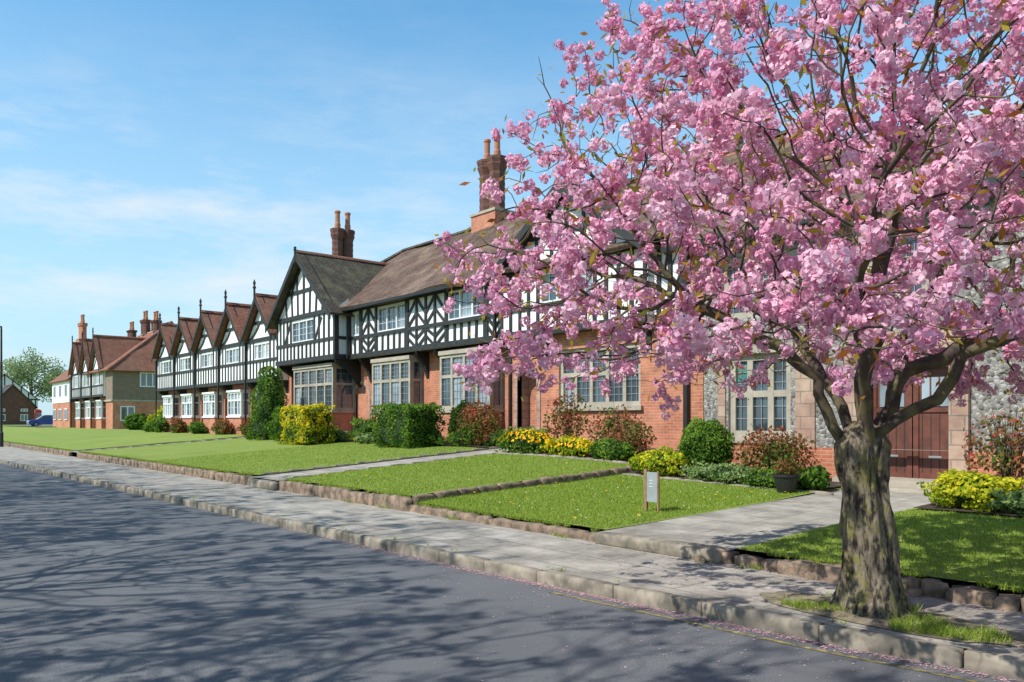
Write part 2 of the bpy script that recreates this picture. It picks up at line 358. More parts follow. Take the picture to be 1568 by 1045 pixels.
def gable_tri(b,xl,xr,ze,za,y,style=0,proud=.04):
    xm=(xl+xr)/2; hw=(xr-xl)/2; s=(za-ze)/hw
    b.poly('plaster_panels','plaster',[(xl,y,ze),(xr,y,ze),(xm,y,za)])
    zc=ze+(za-ze)*.42
    b.beam((xl,ze),(xr,ze),.2,y); 
    hwc=(za-zc)/s; b.beam((xm-hwc,zc),(xm+hwc,zc),.15,y)
    if style==0:
        b.beam((xm,ze),(xm,za-.1),.14,y)
        for k in (-3,-2,-1,1,2,3):
            x=xm+k*hw*.2; zt=min(za-abs(x-xm)*s,zc); 
            if zt>ze+.1: b.beam((x,ze),(x+(k*.05),zt),.11,y)
        for k in (-1,1):
            b.arc((xm+k*hwc*.75,zc),(xm+k*.1,za-.4*s),-k*.08,.12,y); b.beam((xm+k*hwc*.4,zc),(xm+k*hwc*.4,za-hwc*.4*s),.11,y)
    else:
        b.beam((xm,zc),(xm,za-.1),.13,y)
        for k in (-1,1): b.arc((xm+k*hw*.85,ze+.05),(xm+k*.25,zc),k*.12,.12,y)
    for k in (-1,1): b.beam((xm+k*hw,ze),(xm,za),.2,y,.05)

# ------------------------------------------------------------------ terrain
def ip(x,xs,ys): return float(np.interp(x,xs,ys))
KX=[-300,-35,-12,-6.7,-2.9,-1.5,6,40]; KY=[1.0,4.35,4.95,5.16,5.4,5.58,6.0,6.3]
def yk(x): return ip(x,KX,KY)
def zg(x,y):
    if y<7.05: return .12
    z0=.36 if x<-11.1 else .26
    s=ip(x,[-14,-11.1,-8,-4],[.068,.052,.036,.03])
    return z0+s*(min(y,15)-7.1)
def patch(name,x0,x1,y0,y1,dz,mat,st=.5,amp=.02,parent=None):
    nx=max(1,int(abs(x1-x0)/st)); ny=max(1,int(abs(y1-y0)/st)); V=[];F=[]
    for i in range(nx+1):
        for j in range(ny+1):
            x=x0+(x1-x0)*i/nx; y=y0+(y1-y0)*j/ny; xx=min(max(x,x0+.01),x1-.01)
            V.append((x,y,zg(xx,max(y,7.06))+dz+amp*mnoise.noise(Vector((x*.7,y*.7,0)))))
    for i in range(nx):
        for j in range(ny):
            a=i*(ny+1)+j; F.append((a,a+ny+1,a+ny+2,a+1))
    ob=mk(name,V,F,mat,parent,smooth=True)
    uv=ob.data.uv_layers.new(name='UVMap').data; 
    co=np.array(V)[:,:2]; li=np.array(F).ravel(); uv.foreach_set('uv',co[li].astype(np.float32).ravel())
    return ob
mk('ground',[(-2500,-2500,-.06),(2500,-2500,-.06),(2500,2500,-.06),(-2500,2500,-.06)],[(0,1,2,3)],'grass_sheet')
def strip(name,xs,ya,yb,z,mat):
    V=[];F=[]
    for i,x in enumerate(xs):
        V+= [(x,ya(x),z),(x,yb(x),z)]
        if i: F.append((2*i-2,2*i,2*i+1,2*i-1))
    ob=mk(name,V,F,mat); uv=ob.data.uv_layers.new(name='UVMap').data; li=np.array(F).ravel(); uv.foreach_set('uv',np.array(V)[:,:2][li].astype(np.float32).ravel()); return ob
XS=[-300,-200,-120,-80]+list(np.arange(-60,31,1.0))
strip('road',XS,lambda x:-2.2,lambda x:yk(x)+.05,0,'asphalt')
strip('pavement',XS,lambda x:yk(x)+.08,lambda x:7.12,.12,'paving')
strip('pavement',XS,lambda x:-4.2,lambda x:-2.3,.12,'paving')
strip('yellow_line',[x*.5 for x in range(-11,16)],lambda x:yk(x)-.24,lambda x:yk(x)-.19,.004,'yellow_paint')
patch('lawn',-57,-37.4,7.15,15.9,0,'grass_sheet'); patch('lawn',-36.0,-17.7,7.15,15.9,0,'grass_sheet')
patch('lawn',-16.2,-11.15,7.15,15.9,0,'grass_sheet'); patch('lawn',-11.1,-6.8,7.15,15,0,'grass_sheet'); patch('lawn',-4.95,22,7.15,15,0,'grass_sheet')
patch('lawn',-260,-57,7.1,70,0,'grass_sheet',3)
patch('garden_path',-37.4,-36.0,7.0,15.9,-.03,'paving',.5,.0); patch('garden_path',-17.7,-16.2,7.0,15.9,-.03,'paving',.5,0)
patch('garden_path',-6.8,-4.95,7.0,14,-.012,'paving',.5,0)
patch('flower_bed',-36,-17.75,13.9,16.0,.03,'soil'); patch('flower_bed',-16.1,-11.2,12.9,15.9,.03,'soil'); patch('flower_bed',-11.1,-6.85,12.1,14,.03,'soil')
patch('flower_bed',-4.9,10,11.2,14,.03,'soil')
patch('side_road',-135,-100,16,32,.06,'asphalt',3,0)

import bmesh
bm=bmesh.new(); bmesh.ops.create_cube(bm,size=1.0); bmesh.ops.subdivide_edges(bm,edges=bm.edges[:],cuts=3,use_grid_fill=True)
TV=np.array([v.co[:] for v in bm.verts]); TF=np.array([[v.index for v in f.verts] for f in bm.faces]); bm.free()
ext=(np.abs(TV)>.49).sum(1)
def blocks(name,L,amp,mat,parent=None,rnd=.012,fr=7):
    V=[];F=[]
    for k,(cx,cy,cz,sx,sy,sz,rz,shy) in enumerate(L):
        P=TV.copy()*np.array([sx,sy,sz]); pull=np.where(ext>=2,rnd,0)[:,None]; P-=np.sign(TV)*pull*np.minimum(1,ext[:,None]/2)*np.where(np.abs(TV)>.49,1,0)
        c,s=math.cos(rz),math.sin(rz); Q=np.stack([P[:,0]*c-P[:,1]*s+cx,P[:,0]*s+P[:,1]*c+cy+shy*P[:,0],P[:,2]+cz],1)
        for i,q in enumerate(Q):
            nv=mnoise.noise_vector(Vector((q[0]*fr+k*3.1,q[1]*fr,q[2]*fr)))
            Q[i]+=np.array(nv)*amp
        F.append(TF+len(V)*len(TV)); V.append(Q)
    return mk(name,np.concatenate(V),np.concatenate(F),mat,parent)
L=[]; x=9.0
while x>-75:
    w=random.uniform(.75,1.05); sl=(yk(x)-yk(x-w))/w
    L.append((x-w/2,yk(x-w/2)+.055,.028+random.uniform(-.006,.004),w-.008,.12+random.uniform(-.006,.006),.2,0,sl)); x-=w
blocks('kerb',L,.006,'kerbstone',rnd=.009)
L=[]; x=9.0
while x>-45: L.append((x-.45,-2.25,.03,.88,.15,.2,0,0)); x-=.9
blocks('kerb',L,.008,'kerbstone',rnd=.015)
def lowwall(x0,x1,zt):
    L=[]; x=x1
    while x>x0+.05:
        w=min(random.uniform(.3,.8),x-x0); hh=random.uniform(-.02,.008)
        L.append((x-w/2,7.07+random.uniform(-.012,.012),(zt+.0)/2+hh/2,w-.004,.16+random.uniform(-.02,.02),zt-.0+hh,random.uniform(-.015,.015),0)); x-=w
    return L
blocks('garden_wall',lowwall(-57,-37.4,.34),.024,'sandstone'); blocks('garden_wall',lowwall(-36,-17.7,.34),.024,'sandstone')
blocks('garden_wall',lowwall(-16.2,-11.1,.34),.024,'sandstone',fr=9); blocks('garden_wall',lowwall(-11.1,-6.75,.235),.022,'sandstone',fr=9)
L=[]; x=8.0
while x>-4.95:
    w=random.uniform(.18,.42); L.append((x-w/2,7.05+random.uniform(-.05,.04),.12+random.uniform(-.02,.02),w-.01,random.uniform(.18,.26),random.uniform(.2,.28),random.uniform(-.2,.2),0)); x-=w
    if random.random()<.4: L.append((x,6.9+random.uniform(-.04,.04),.13,random.uniform(.08,.18),.1,.1,random.uniform(0,2),0))
blocks('garden_wall',L,.035,'sandstone',fr=9)
blocks('path_step',[(-5.87,7.05,.18,1.8,.3,.16,0,0)],.006,'kerbstone'); blocks('path_step',[(-16.95,7.05,.2,1.45,.3,.2,0,0)],.008,'kerbstone')
L=[]; y=7.1
while y<12.9:
    w=random.uniform(.35,.6); z=zg(-11.2,y+w/2); L.append((-11.1,y+w/2,z-.08,.14,w-.01,.2+random.uniform(-.02,.02),0,0)); y+=w
blocks('garden_wall',L,.015,'sandstone')
for xx in (-17.75,-16.15,-36.0):
    L=[]; y=7.3
    while y<14:
        w=.6; L.append((xx,y+w/2,zg(xx,y+w/2)-.045,.07,w-.01,.14,0,0)); y+=w
    blocks('path_edging',L,.008,'kerbstone',rnd=.01)
L=[]; x=-16.1
while x<-11.3: L.append((x+.25,12.85,zg(x,12.85)-.02,.5,.07,.12,0,0)); x+=.5
x=-11.0
while x<-6.9: L.append((x+.25,12.05,zg(x,12.05)-.01,.5,.07,.08,0,0)); x+=.5
blocks('bed_edging',L,.012,'kerbstone',rnd=.01)

# ------------------------------------------------------------------ main terrace
def terrace_main():
    b=B('timber_framed_terrace')
    zj=4.1; ze=6.1; g=.6
    a1=(-29.7,-28.65,.9,3.1)
    wallY(b,'walls','brick',-37,-18.9,g,zj,16.2,[a1],.3); archdoor(b,*a1,16.2)
    b.box('walls','ashlar',-30.3,-29.9,16.15,16.19,g,zj-.3)
    xl,xr=-34.9,-29.2; y=15.0; za=8.7
    W=(-33.3,-31.1,5.0,5.95)
    wallY(b,'plaster_panels','plaster',xl,xr,zj,ze,y,[W],.1,'timber')
    window(b,*W,y+.06,3,1,'white_paint',.07,(2,3),'white_paint')
    gable_tri(b,xl,xr,ze,za,y,0)
    b.beam((xl,zj+.1),(xr,zj+.1),.2,y,.07); b.beam((xl,4.95),(xr,4.95),.13,y,.05); b.beam((xl,ze),(xr,ze),.18,y,.07)
    studs(b,xl+.08,W[0]-.05,4.2,ze,y,4,.11); studs(b,W[1]+.05,xr-.08,4.2,ze,y,4,.11); studs(b,W[0]+.3,W[1]-.3,4.2,4.95,y,4,.11)
    for k in (W[0]-.4,W[1]+.4): b.beam((k-.3,5.0),(k+.3,5.9),.1,y)
    b.poly('plaster_panels','plaster',[(xr,y,zj),(xr,15.6,zj),(xr,15.6,ze+.5),(xr,y,ze)])
    b.box('timber_frame','timber',xr-.02,xr+.04,y-.05,y+.14,zj,ze); b.box('timber_frame','timber',xr-.02,xr+.035,y+.14,15.6,zj,zj+.2)
    b.box('timber_frame','timber',xr-.02,xr+.035,y+.14,15.6,4.9,5.03)
    b.poly('soffit','timber',[(xl,y,zj),(xl,16.2,zj),(xr,16.2,zj),(xr,y,zj)])
    b.box('walls','plaster',xl-.02,xl+.02,y,20,zj,ze)
    gableroof(b,'roof_moss',xl,xr,ze,za,y-.4,20.2,.35); finial(b,(xl+xr)/2,y-.42,za+.05,.3)
    bay(b,-33.5,-29.75,15.15,16.2,2.05,3.85,g,5)
    for k in (xr-.15,xl+.1): bracket(b,k,16.2,y,zj,1.1)
    x0,x1=-29.2,-19.2; y=15.6
    wins=[(-29.0,-28.25,5.0,5.95,2),(-26.9,-24.85,4.98,5.95,3),(-22.2,-20.15,4.98,5.98,3)]
    wallY(b,'plaster_panels','plaster',x0,x1,zj,ze,y,[w[:4] for w in wins],.1,'timber')
    for w in wins: window(b,*w[:4],y+.06,w[4],1,'white_paint',.07,(2,3),'white_paint')
    b.beam((x0,zj+.1),(x1,zj+.1),.18,y,.07); b.beam((x0,4.93),(x1,4.93),.13,y,.055); b.beam((x0,ze-.05),(x1,ze-.05),.16,y,.06)
    for w in wins:
        studs(b,w[0],w[1],4.2,4.9,y,5 if w[4]==3 else 2,.11); b.beam((w[0]-.07,4.2),(w[0]-.07,ze),.14,y,.05); b.beam((w[1]+.07,4.2),(w[1]+.07,ze),.14,y,.05)
    for (a,c,n) in ((-28.1,-27.0,1),(-24.7,-22.35,2),(-20.0,-19.2,1)):
        for k in range(n):
            p=a+(c-a)*k/n; q=a+(c-a)*(k+1)/n
            chevrons(b,p,q,4.98,ze-.1,y,2,-1); chevrons(b,p,q,4.2,4.88,y,2,1)
            b.beam((p,4.2),(p,ze),.12,y,.05); b.beam(((p+q)/2,4.2),((p+q)/2,ze),.1,y,.05)
    b.poly('soffit','timber',[(x0,y,zj),(x0,16.2,zj),(x1,16.2,zj),(x1,y,zj)])
    b.box('oriel','timber',-22.4,-20.0,y-.14,y-.06,4.84,4.95)
    bay(b,-27.4,-24.65,y+.02,16.2,2.0,3.85,g,4); bay(b,-22.75,-19.95,y+.02,16.2,2.0,3.85,g,4)
    for k in (-28.4,-24.3,-23.1,-19.2): bracket(b,k,16.2,y,zj,.95)
    b.box('gutter','iron',-29.0,-19.3,15.12,15.24,5.98,6.08)
    b.box('soffit','timber',-29.0,-19.3,15.24,15.6,6.08,6.12)
    for k in (-29.02,-19.5): b.box('drainpipe','iron',k,k+.09,15.40,15.49,zj,6.0) 
    b.box('drainpipe','iron',-19.55,-19.46,16.08,16.17,g,zj)
    e=15.15; zr=9.65; yr=20.2
    roofquad(b,'roof_brown',[(-36.6,e,6.08),(-11,e,6.08),(-11,yr,zr),(-32.4,yr,zr)],40,10,.11)
    roofquad(b,'roof_brown',[(-36.6,25,6.08),(-36.6,e,6.08),(-32.4,yr,zr),(-32.4,yr+.01,zr)],6,6,.03)
    roofquad(b,'roof_brown',[(-11,25,6.08),(-36.6,25,6.08),(-32.4,yr,zr),(-11,yr,zr)],20,6,.03)
    ridge(b,(-32.4,yr,zr+.05),(-11,yr,zr+.05),'roof_moss'); ridge(b,(-36.6,e,6.12),(-32.4,yr,zr+.05),'roof_moss')
    b.box('walls','brick',-37,-11,16.25,25,.3,6.0)
    b.box('walls','brick',-36.3,-34.9,15.7,16.3,.3,6.0)
    b.poly('walls','brick',[(-11,e+.3,6.0),(-11,25,6.0),(-11,yr,zr-.1)])
    xl,xr=-19.2,-13.3; y=15.5; za=8.15
    W=(-17.4,-15.2,5.0,5.9)
    wallY(b,'plaster_panels','plaster',xl,xr,zj,ze,y,[W],.1,'timber'); window(b,*W,y+.06,3,1,'white_paint',.07,(2,3),'white_paint')
    gable_tri(b,xl,xr,ze,za,y,0)
    b.beam((xl,zj+.1),(xr,zj+.1),.2,y,.07); b.beam((xl,4.95),(xr,4.95),.13,y,.05); b.beam((xl,ze),(xr,ze),.18,y,.07)
    studs(b,xl+.08,W[0]-.05,4.2,ze,y,4,.11); studs(b,W[1]+.05,xr-.08,4.2,ze,y,4,.11); studs(b,W[0]+.3,W[1]-.3,4.2,4.95,y,3)
    b.poly('plaster_panels','plaster',[(xr,y,zj),(xr,16,zj),(xr,16,ze+.5),(xr,y,ze)])
    b.poly('soffit','timber',[(xl,y,zj),(xl,16.2,zj),(xr,16.2,zj),(xr,y,zj)])
    gableroof(b,'roof_brown',xl,xr,ze,za,y-.4,20.2,.35)
    a2=(-18.75,-17.85,.85,3.2); w2=(-16.9,-13.8,2.0,3.65)
    wallY(b,'walls','brick',-18.97,-10.5,g,zj+2,15.8,[a2,w2],.16,'stone'); archdoor(b,*a2,15.8)
    window(b,*w2,15.92,5,2,'stone',.12,(3,4)); b.box('sill','stone',-17.0,-13.7,15.7,15.82,1.88,2.0)
    b.box('walls','brick',-19.01,-18.972,15.8,16.2,g,zj)
    for k in (-19.1,-17.4,-13.5): bracket(b,k,15.8,y,zj,.7)
    wallY(b,'plaster_panels','plaster',-13.3,-10.9,zj+.2,ze,15.72); studs(b,-13.1,-11,4.3,ze,15.72,6)
    chimney(b,-25.6,20.2,8.8,10.0,12.3,2,.66,.40); chimney(b,-36.2,19.0,6.5,9.0,11.2,2,.56,.33,along='y'); chimney(b,-14.4,20.3,8.8,9.5,11.3,2,.62,.36)
    b.box('plinth','ashlar',-37,-18.9,16.1,16.2,g-.2,1.15)
    return b.finish()
terrace_main()

def right_house():
    b=B('flint_house'); y=14.0; x0,x1=-10.96,8.0; g=.3; ze=5.4
    w1=(-9.84,-8.42,1.27,2.95); d=(-6.98,-5.5,.6,2.75)
    uw=[(-10.0,-8.3,3.7,4.95),(-7.0,-5.4,3.7,4.95),(-3.4,-1.6,3.7,4.95)]; w3=(-3.2,-1.4,1.27,2.95)
    wallY(b,'walls','pebbledash',x0,x1,1.1,ze,y,[w1,(d[0],d[1],1.1,d[3]),w3]+uw,.16,'stone')
    for (a,c) in ((x0,w1[0]-.2),(w1[0]-.2,d[0]-.3),(d[1]+.3,x1)): b.box('plinth','brick',a,c,y-.04,y+.05,g,1.1)
    b.box('quoins','brick',x0-.01,x0+.5,y-.02,y+.01,g,ze)
    b.box('quoins','ashlar',-8.3,-7.9,y-.035,y+.01,.3,3.3); b.box('quoins','ashlar',-7.3,-6.98,y-.09,y+.01,.3,3.1); b.box('quoins','ashlar',-5.5,-5.2,y-.09,y+.01,.3,3.1)
    b.box('quoins','ashlar',-7.3,-5.2,y-.08,y+.01,2.75,3.15)
    b.box('quoins','ashlar',-10.1,-9.9,y-.03,y+.01,1.1,3.1)
    for w in (w1,w3):
        window(b,*w,y+.12,3,2,'stone',.13,(2,3),'lead',('curtain_teal','glass','glass'),.52)
        b.box('sill','stone',w[0]-.08,w[1]+.08,y-.08,y+.02,w[2]-.12,w[2]); b.box('sill','stone',w[0]-.08,w[1]+.08,y-.05,y+.02,w[3],w[3]+.16)
    for w in uw: window(b,*w,y+.12,3,2,'stone',.12,(3,3),'lead')
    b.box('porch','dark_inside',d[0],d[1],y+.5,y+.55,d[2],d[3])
    for k in range(2):
        a=d[0]+.02+k*.735; c=a+.715
        b.box('door','door_wood',a,c,y+.30,y+.35,d[2],2.5)
        for q in range(1,5): b.box('door','timber',a+(c-a)*q/5-.006,a+(c-a)*q/5+.006,y+.293,y+.3,d[2]+.1,1.75)
        b.box('door','door_wood',a,a+.09,y+.27,y+.3,d[2],2.5); b.box('door','door_wood',c-.09,c,y+.27,y+.3,d[2],2.5)
        b.box('door','glass_pale',a+.14,c-.14,y+.285,y+.3,1.85,2.35)
        for q in (1,2): b.box('door','door_wood',a+.14+(c-a-.28)*q/3-.012,a+.14+(c-a-.28)*q/3+.012,y+.275,y+.285,1.85,2.35)
        b.box('door','door_wood',a,c,y+.272,y+.302,1.75,1.83)
        b.box('door','lead',a+.25,c-.25,y+.288,y+.296,.95,1.0)
    b.box('door','door_wood',d[0],d[1],y+.26,y+.36,2.5,2.75)
    b.poly('porch','ashlar',[(d[0],y,d[2]),(d[0],y+.5,d[2]),(d[0],y+.5,d[3]),(d[0],y,d[3])]); b.poly('porch','ashlar',[(d[1],y,d[2]),(d[1],y,d[3]),(d[1],y+.5,d[3]),(d[1],y+.5,d[2])])
    b.box('steps','stone',-7.3,-5.1,y-.5,y+.5,.2,.6); b.box('steps','stone',-7.4,-5.0,y-.85,y-.5,.2,.5)
    b.box('drainpipe','iron',x0+.06,x0+.16,y-.14,y-.05,.4,5.3)
    b.box('gutter','iron',x0-.3,x1,y-.45,y-.33,5.25,5.37)
    b.box('walls','brick',x0,x1,y+.6,23,g,ze)
    b.poly('walls','brick',[(x0,y,g),(x0,y,ze),(x0,23,ze),(x0,23,g)])
    roofquad(b,'roof_brown',[(x0-.3,y-.4,5.35),(x1+.3,y-.4,5.35),(x1+.3,18.5,8.0),(x0-.3,18.5,8.0)],26,8,.05)
    roofquad(b,'roof_brown',[(x1+.3,23,5.35),(x0-.3,23,5.35),(x0-.3,18.5,8.0),(x1+.3,18.5,8.0)],10,4,.05)
    b.poly('walls','brick',[(x0,y,ze),(x0,23,ze),(x0,18.5,7.9)])
    ridge(b,(x0-.3,18.5,8.05),(x1+.3,18.5,8.05)); chimney(b,-3,18.6,7.4,8.3,9.3,2,.66,.36)
    return b.finish()
right_house()

def gabled_bays(name,xc_list,hw,y,zj,ze,za,yback,roof,g,endwall=True):
    b=B(name); x0=min(xc_list)-hw; x1=max(xc_list)+hw
    for i,xm in enumerate(xc_list):
        xl,xr=xm-hw,xm+hw
        W=(xm-.95,xm+.95,zj+1.05,ze-.15)
        wallY(b,'plaster_panels','plaster',xl,xr,zj,ze,y,[W],.08,'white_paint'); window(b,*W,y+.04,4,1,'white_paint',.07,(1,2),'white_paint',('glass','glass_pale','curtain_pale'))
        gable_tri(b,xl+.02,xr-.02,ze,za,y,1)
        b.beam((xl,zj+.08),(xr,zj+.08),.18,y,.07); b.beam((xl,zj+1.0),(xr,zj+1.0),.12,y,.05)
        studs(b,xl+.06,xr-.06,zj+.15,zj+1.0,y,9,.09); studs(b,xl+.06,W[0]-.05,zj+1,ze,y,2,.1); studs(b,W[1]+.05,xr-.06,zj+1,ze,y,2,.1)
        gableroof(b,roof,xl+.12,xr-.12,ze+.15,za,y-.35,yback,.12); finial(b,xm,y-.38,za+.1,.75)
        w=(xm-1.15,xm+.75,g+.95,zj-.4); dd=(xm+1.0,xm+1.7,g,zj-.7)
        wallY(b,'walls','brick',xl,xr,g-.5,zj,y+.6,[dd],.3); b.box('door','door_wood',dd[0],dd[1],y+.85,y+.9,dd[2],dd[3])
        b.box('bay_base','brick',w[0],w[1],y+.15,y+.6,g-.4,w[2]-.08); b.box('bay_base','white_paint',w[0]-.05,w[1]+.05,y+.08,y+.6,w[2]-.08,w[2])
        b.box('bay_head','white_paint',w[0]-.04,w[1]+.04,y+.08,y+.6,w[3],w[3]+.1)
        window(b,*w,y+.2,4,2,'white_paint',.08,(1,2),'white_paint',('glass','glass_pale','curtain_pale'),.65); windowX(b,y+.2,y+.6,w[2],w[3],w[1]-.04,1,2,'white_paint',.07,.65)
        b.box('bay_inside','white_paint',w[0],w[0]+.05,y+.2,y+.6,w[2],w[3])
        for k in (xl+.15,xr-.15): bracket(b,k,y+.6,y,zj,.8)
        b.poly('soffit','timber',[(xl,y,zj),(xl,y+.6,zj),(xr,y+.6,zj),(xr,y,zj)])
        b.box('drainpipe','iron',xl-.04,xl+.04,y-.12,y-.04,g,ze)
    b.box('walls','brick',x0,x1,y+1.2,yback+4,g-.4,ze)
    b.poly('walls','brick',[(x1,y+.6,g-.4),(x1,yback,g-.4),(x1,yback,ze),(x1,y+.6,ze)])
    b.poly('plaster_panels','plaster',[(x1,y,zj),(x1,y+1.2,zj),(x1,y+1.2,ze),(x1,y,ze)])
    zr=za-.1; yr=y+4.2
    roofquad(b,roof,[(x0,y+.3,ze-.2),(x1,y+.3,ze-.2),(x1,yr,zr),(x0,yr,zr)],20,6,.04)
    roofquad(b,roof,[(x1,yback+3,ze),(x0,yback+3,ze),(x0,yr,zr),(x1,yr,zr)],8,4,.04)
    b.poly('walls','brick',[(x1-.02,y+.3,ze-.2),(x1-.02,yback+3,ze),(x1-.02,yr,zr-.1)])
    ridge(b,(x0,yr,zr+.04),(x1,yr,zr+.04),roof)
    return b
b=gabled_bays('gabled_terrace',[-37.1,-40.9,-44.7,-48.5,-52.2],1.9,15.2,3.5,5.5,7.5,19.6,'roof_red',.9)
for xx in (-39,-46.5): chimney(b,xx,20,6.8,7.6,8.3,2,.5,.28)
b.finish()
b=gabled_bays('white_gabled_terrace',[-79.5,-83.8,-88.2],2.1,17.2,3.8,6.2,9.2,23,'roof_red',.9)
b.box('walls','render_grey',-77.4,-75.0,17.4,29,3.4,6.1); b.box('walls','brick',-77.4,-75.02,17.42,28.9,.4,3.4)
b.box('walls','stone',-77.4,-74.95,17.3,29,3.3,3.45)
windowX(b,19.6,21.2,4.6,5.9,-74.97,3,1,'white_paint',.1); windowX(b,18.0,19.2,1.6,2.9,-74.99,2,1,'white_paint',.1)
for t in ((-80.5,22.5,11.2),(-84,22.5,11.6),(-89,22.5,11)): chimney(b,t[0],t[1],8,10.0,t[2],2,.7,.42,mat='brick_dark')
roofquad(b,'roof_red',[(-74.5,29.5,6.0),(-74.5,16.9,6.0),(-79,23.5,11),(-79,23.52,11)],10,6,.05)
roofquad(b,'roof_red',[(-84,16.9,6.0),(-74.5,16.9,6.0),(-79,23.5,11),(-84,23.5,11)],8,6,.05)
roofquad(b,'roof_red',[(-74.5,29.5,6.0),(-84,29.5,6.0),(-84,23.5,11),(-79,23.5,11)],8,6,.05)
ridge(b,(-84,23.5,11.05),(-79,23.5,11.05)); ridge(b,(-74.5,16.9,6.05),(-79,23.5,11.05)); b.finish()
def simple_house(name,x0,x1,y0,y1,g,ze,zr,roof,wall,upper=None,chim=None,timber=True):
    b=B(name); zm=(g+ze)/2+.2
    b.box('walls',wall,x0,x1,y0,y1,g,zm if upper else ze)
    if upper: b.box('upper_walls',upper,x0-.05,x1+.05,y0-.05,y1+.05,zm,ze)
    ym=(y0+y1)/2
    b.poly('gable_end',upper or wall,[(x1+.06,y0,ze),(x1+.06,y1,ze),(x1+.06,ym,zr-.1)])
    roofquad(b,roof,[(x0-.4,y0-.4,ze-.15),(x1+.4,y0-.4,ze-.15),(x1+.4,ym,zr),(x0-.4,ym,zr)],8,4,.04)
    roofquad(b,roof,[(x1+.4,y1+.4,ze-.15),(x0-.4,y1+.4,ze-.15),(x0-.4,ym,zr),(x1+.4,ym,zr)],8,4,.04)
    ridge(b,(x0-.4,ym,zr+.05),(x1+.4,ym,zr+.05))
    n=max(2,int((y1-y0)/2.5))
    for k in range(n):
        yy=y0+(y1-y0)*(k+.5)/n
        windowX(b,yy-.6,yy+.6,g+1,g+2.2,x1+.02,2,1,'white_paint',.1); windowX(b,yy-.55,yy+.55,zm+.7,ze-.4,x1+.07,2,1,'white_paint',.1)
        if upper=='plaster':
            for q in (-.9,-.3,.3,.9): b.box('timber_frame','timber',x1+.05,x1+.1,yy+q*1.2-.09,yy+q*1.2+.09,zm,ze)
    if upper=='plaster':
        b.box('timber_frame','timber',x1+.05,x1+.12,y0,y1,zm,zm+.25); b.box('timber_frame','timber',x1+.07,x1+.12,y0,y1,ze-.12,ze+.12)
        for q in (-.36,-.25,-.12,0,.12,.25,.36): yy=ym+(y1-y0)*q; b.box('timber_frame','timber',x1+.07,x1+.11,yy-.1,yy+.1,ze,ze+(zr-ze)*(1-abs(q)*2)-.1)
    n=max(2,int((x1-x0)/3))
    for k in range(n):
        xx=x0+(x1-x0)*(k+.5)/n
        b.box('windows','white_paint',xx-.7,xx+.7,y0-.1,y0-.02,g+1,g+2.2); b.box('windows','glass',xx-.6,xx+.6,y0-.12,y0-.1,g+1.1,g+2.1)
        b.box('windows','white_paint',xx-.6,xx+.6,y0-.1,y0-.02,zm+.6,ze-.5); b.box('windows','glass',xx-.5,xx+.5,y0-.12,y0-.1,zm+.7,ze-.6)
    if chim: chimney(b,chim[0],chim[1],zr-1,chim[2]-1.8,chim[2],2,.6,.4,mat='brick')
    return b.finish()
simple_house('brick_house',-102,-93,17.5,25,.7,6,9.2,'roof_red','brick','plaster',chim=(-94.5,19.0,12))
simple_house('slate_roof_house',-205,-188,18,29.5,.6,6.0,11.0,'roof_slate','brick_dark','plaster',chim=(-196,24,13))
simple_house('slate_roof_house',-178,-168,19.0,26,.6,4.2,8.2,'roof_slate','brick_dark')

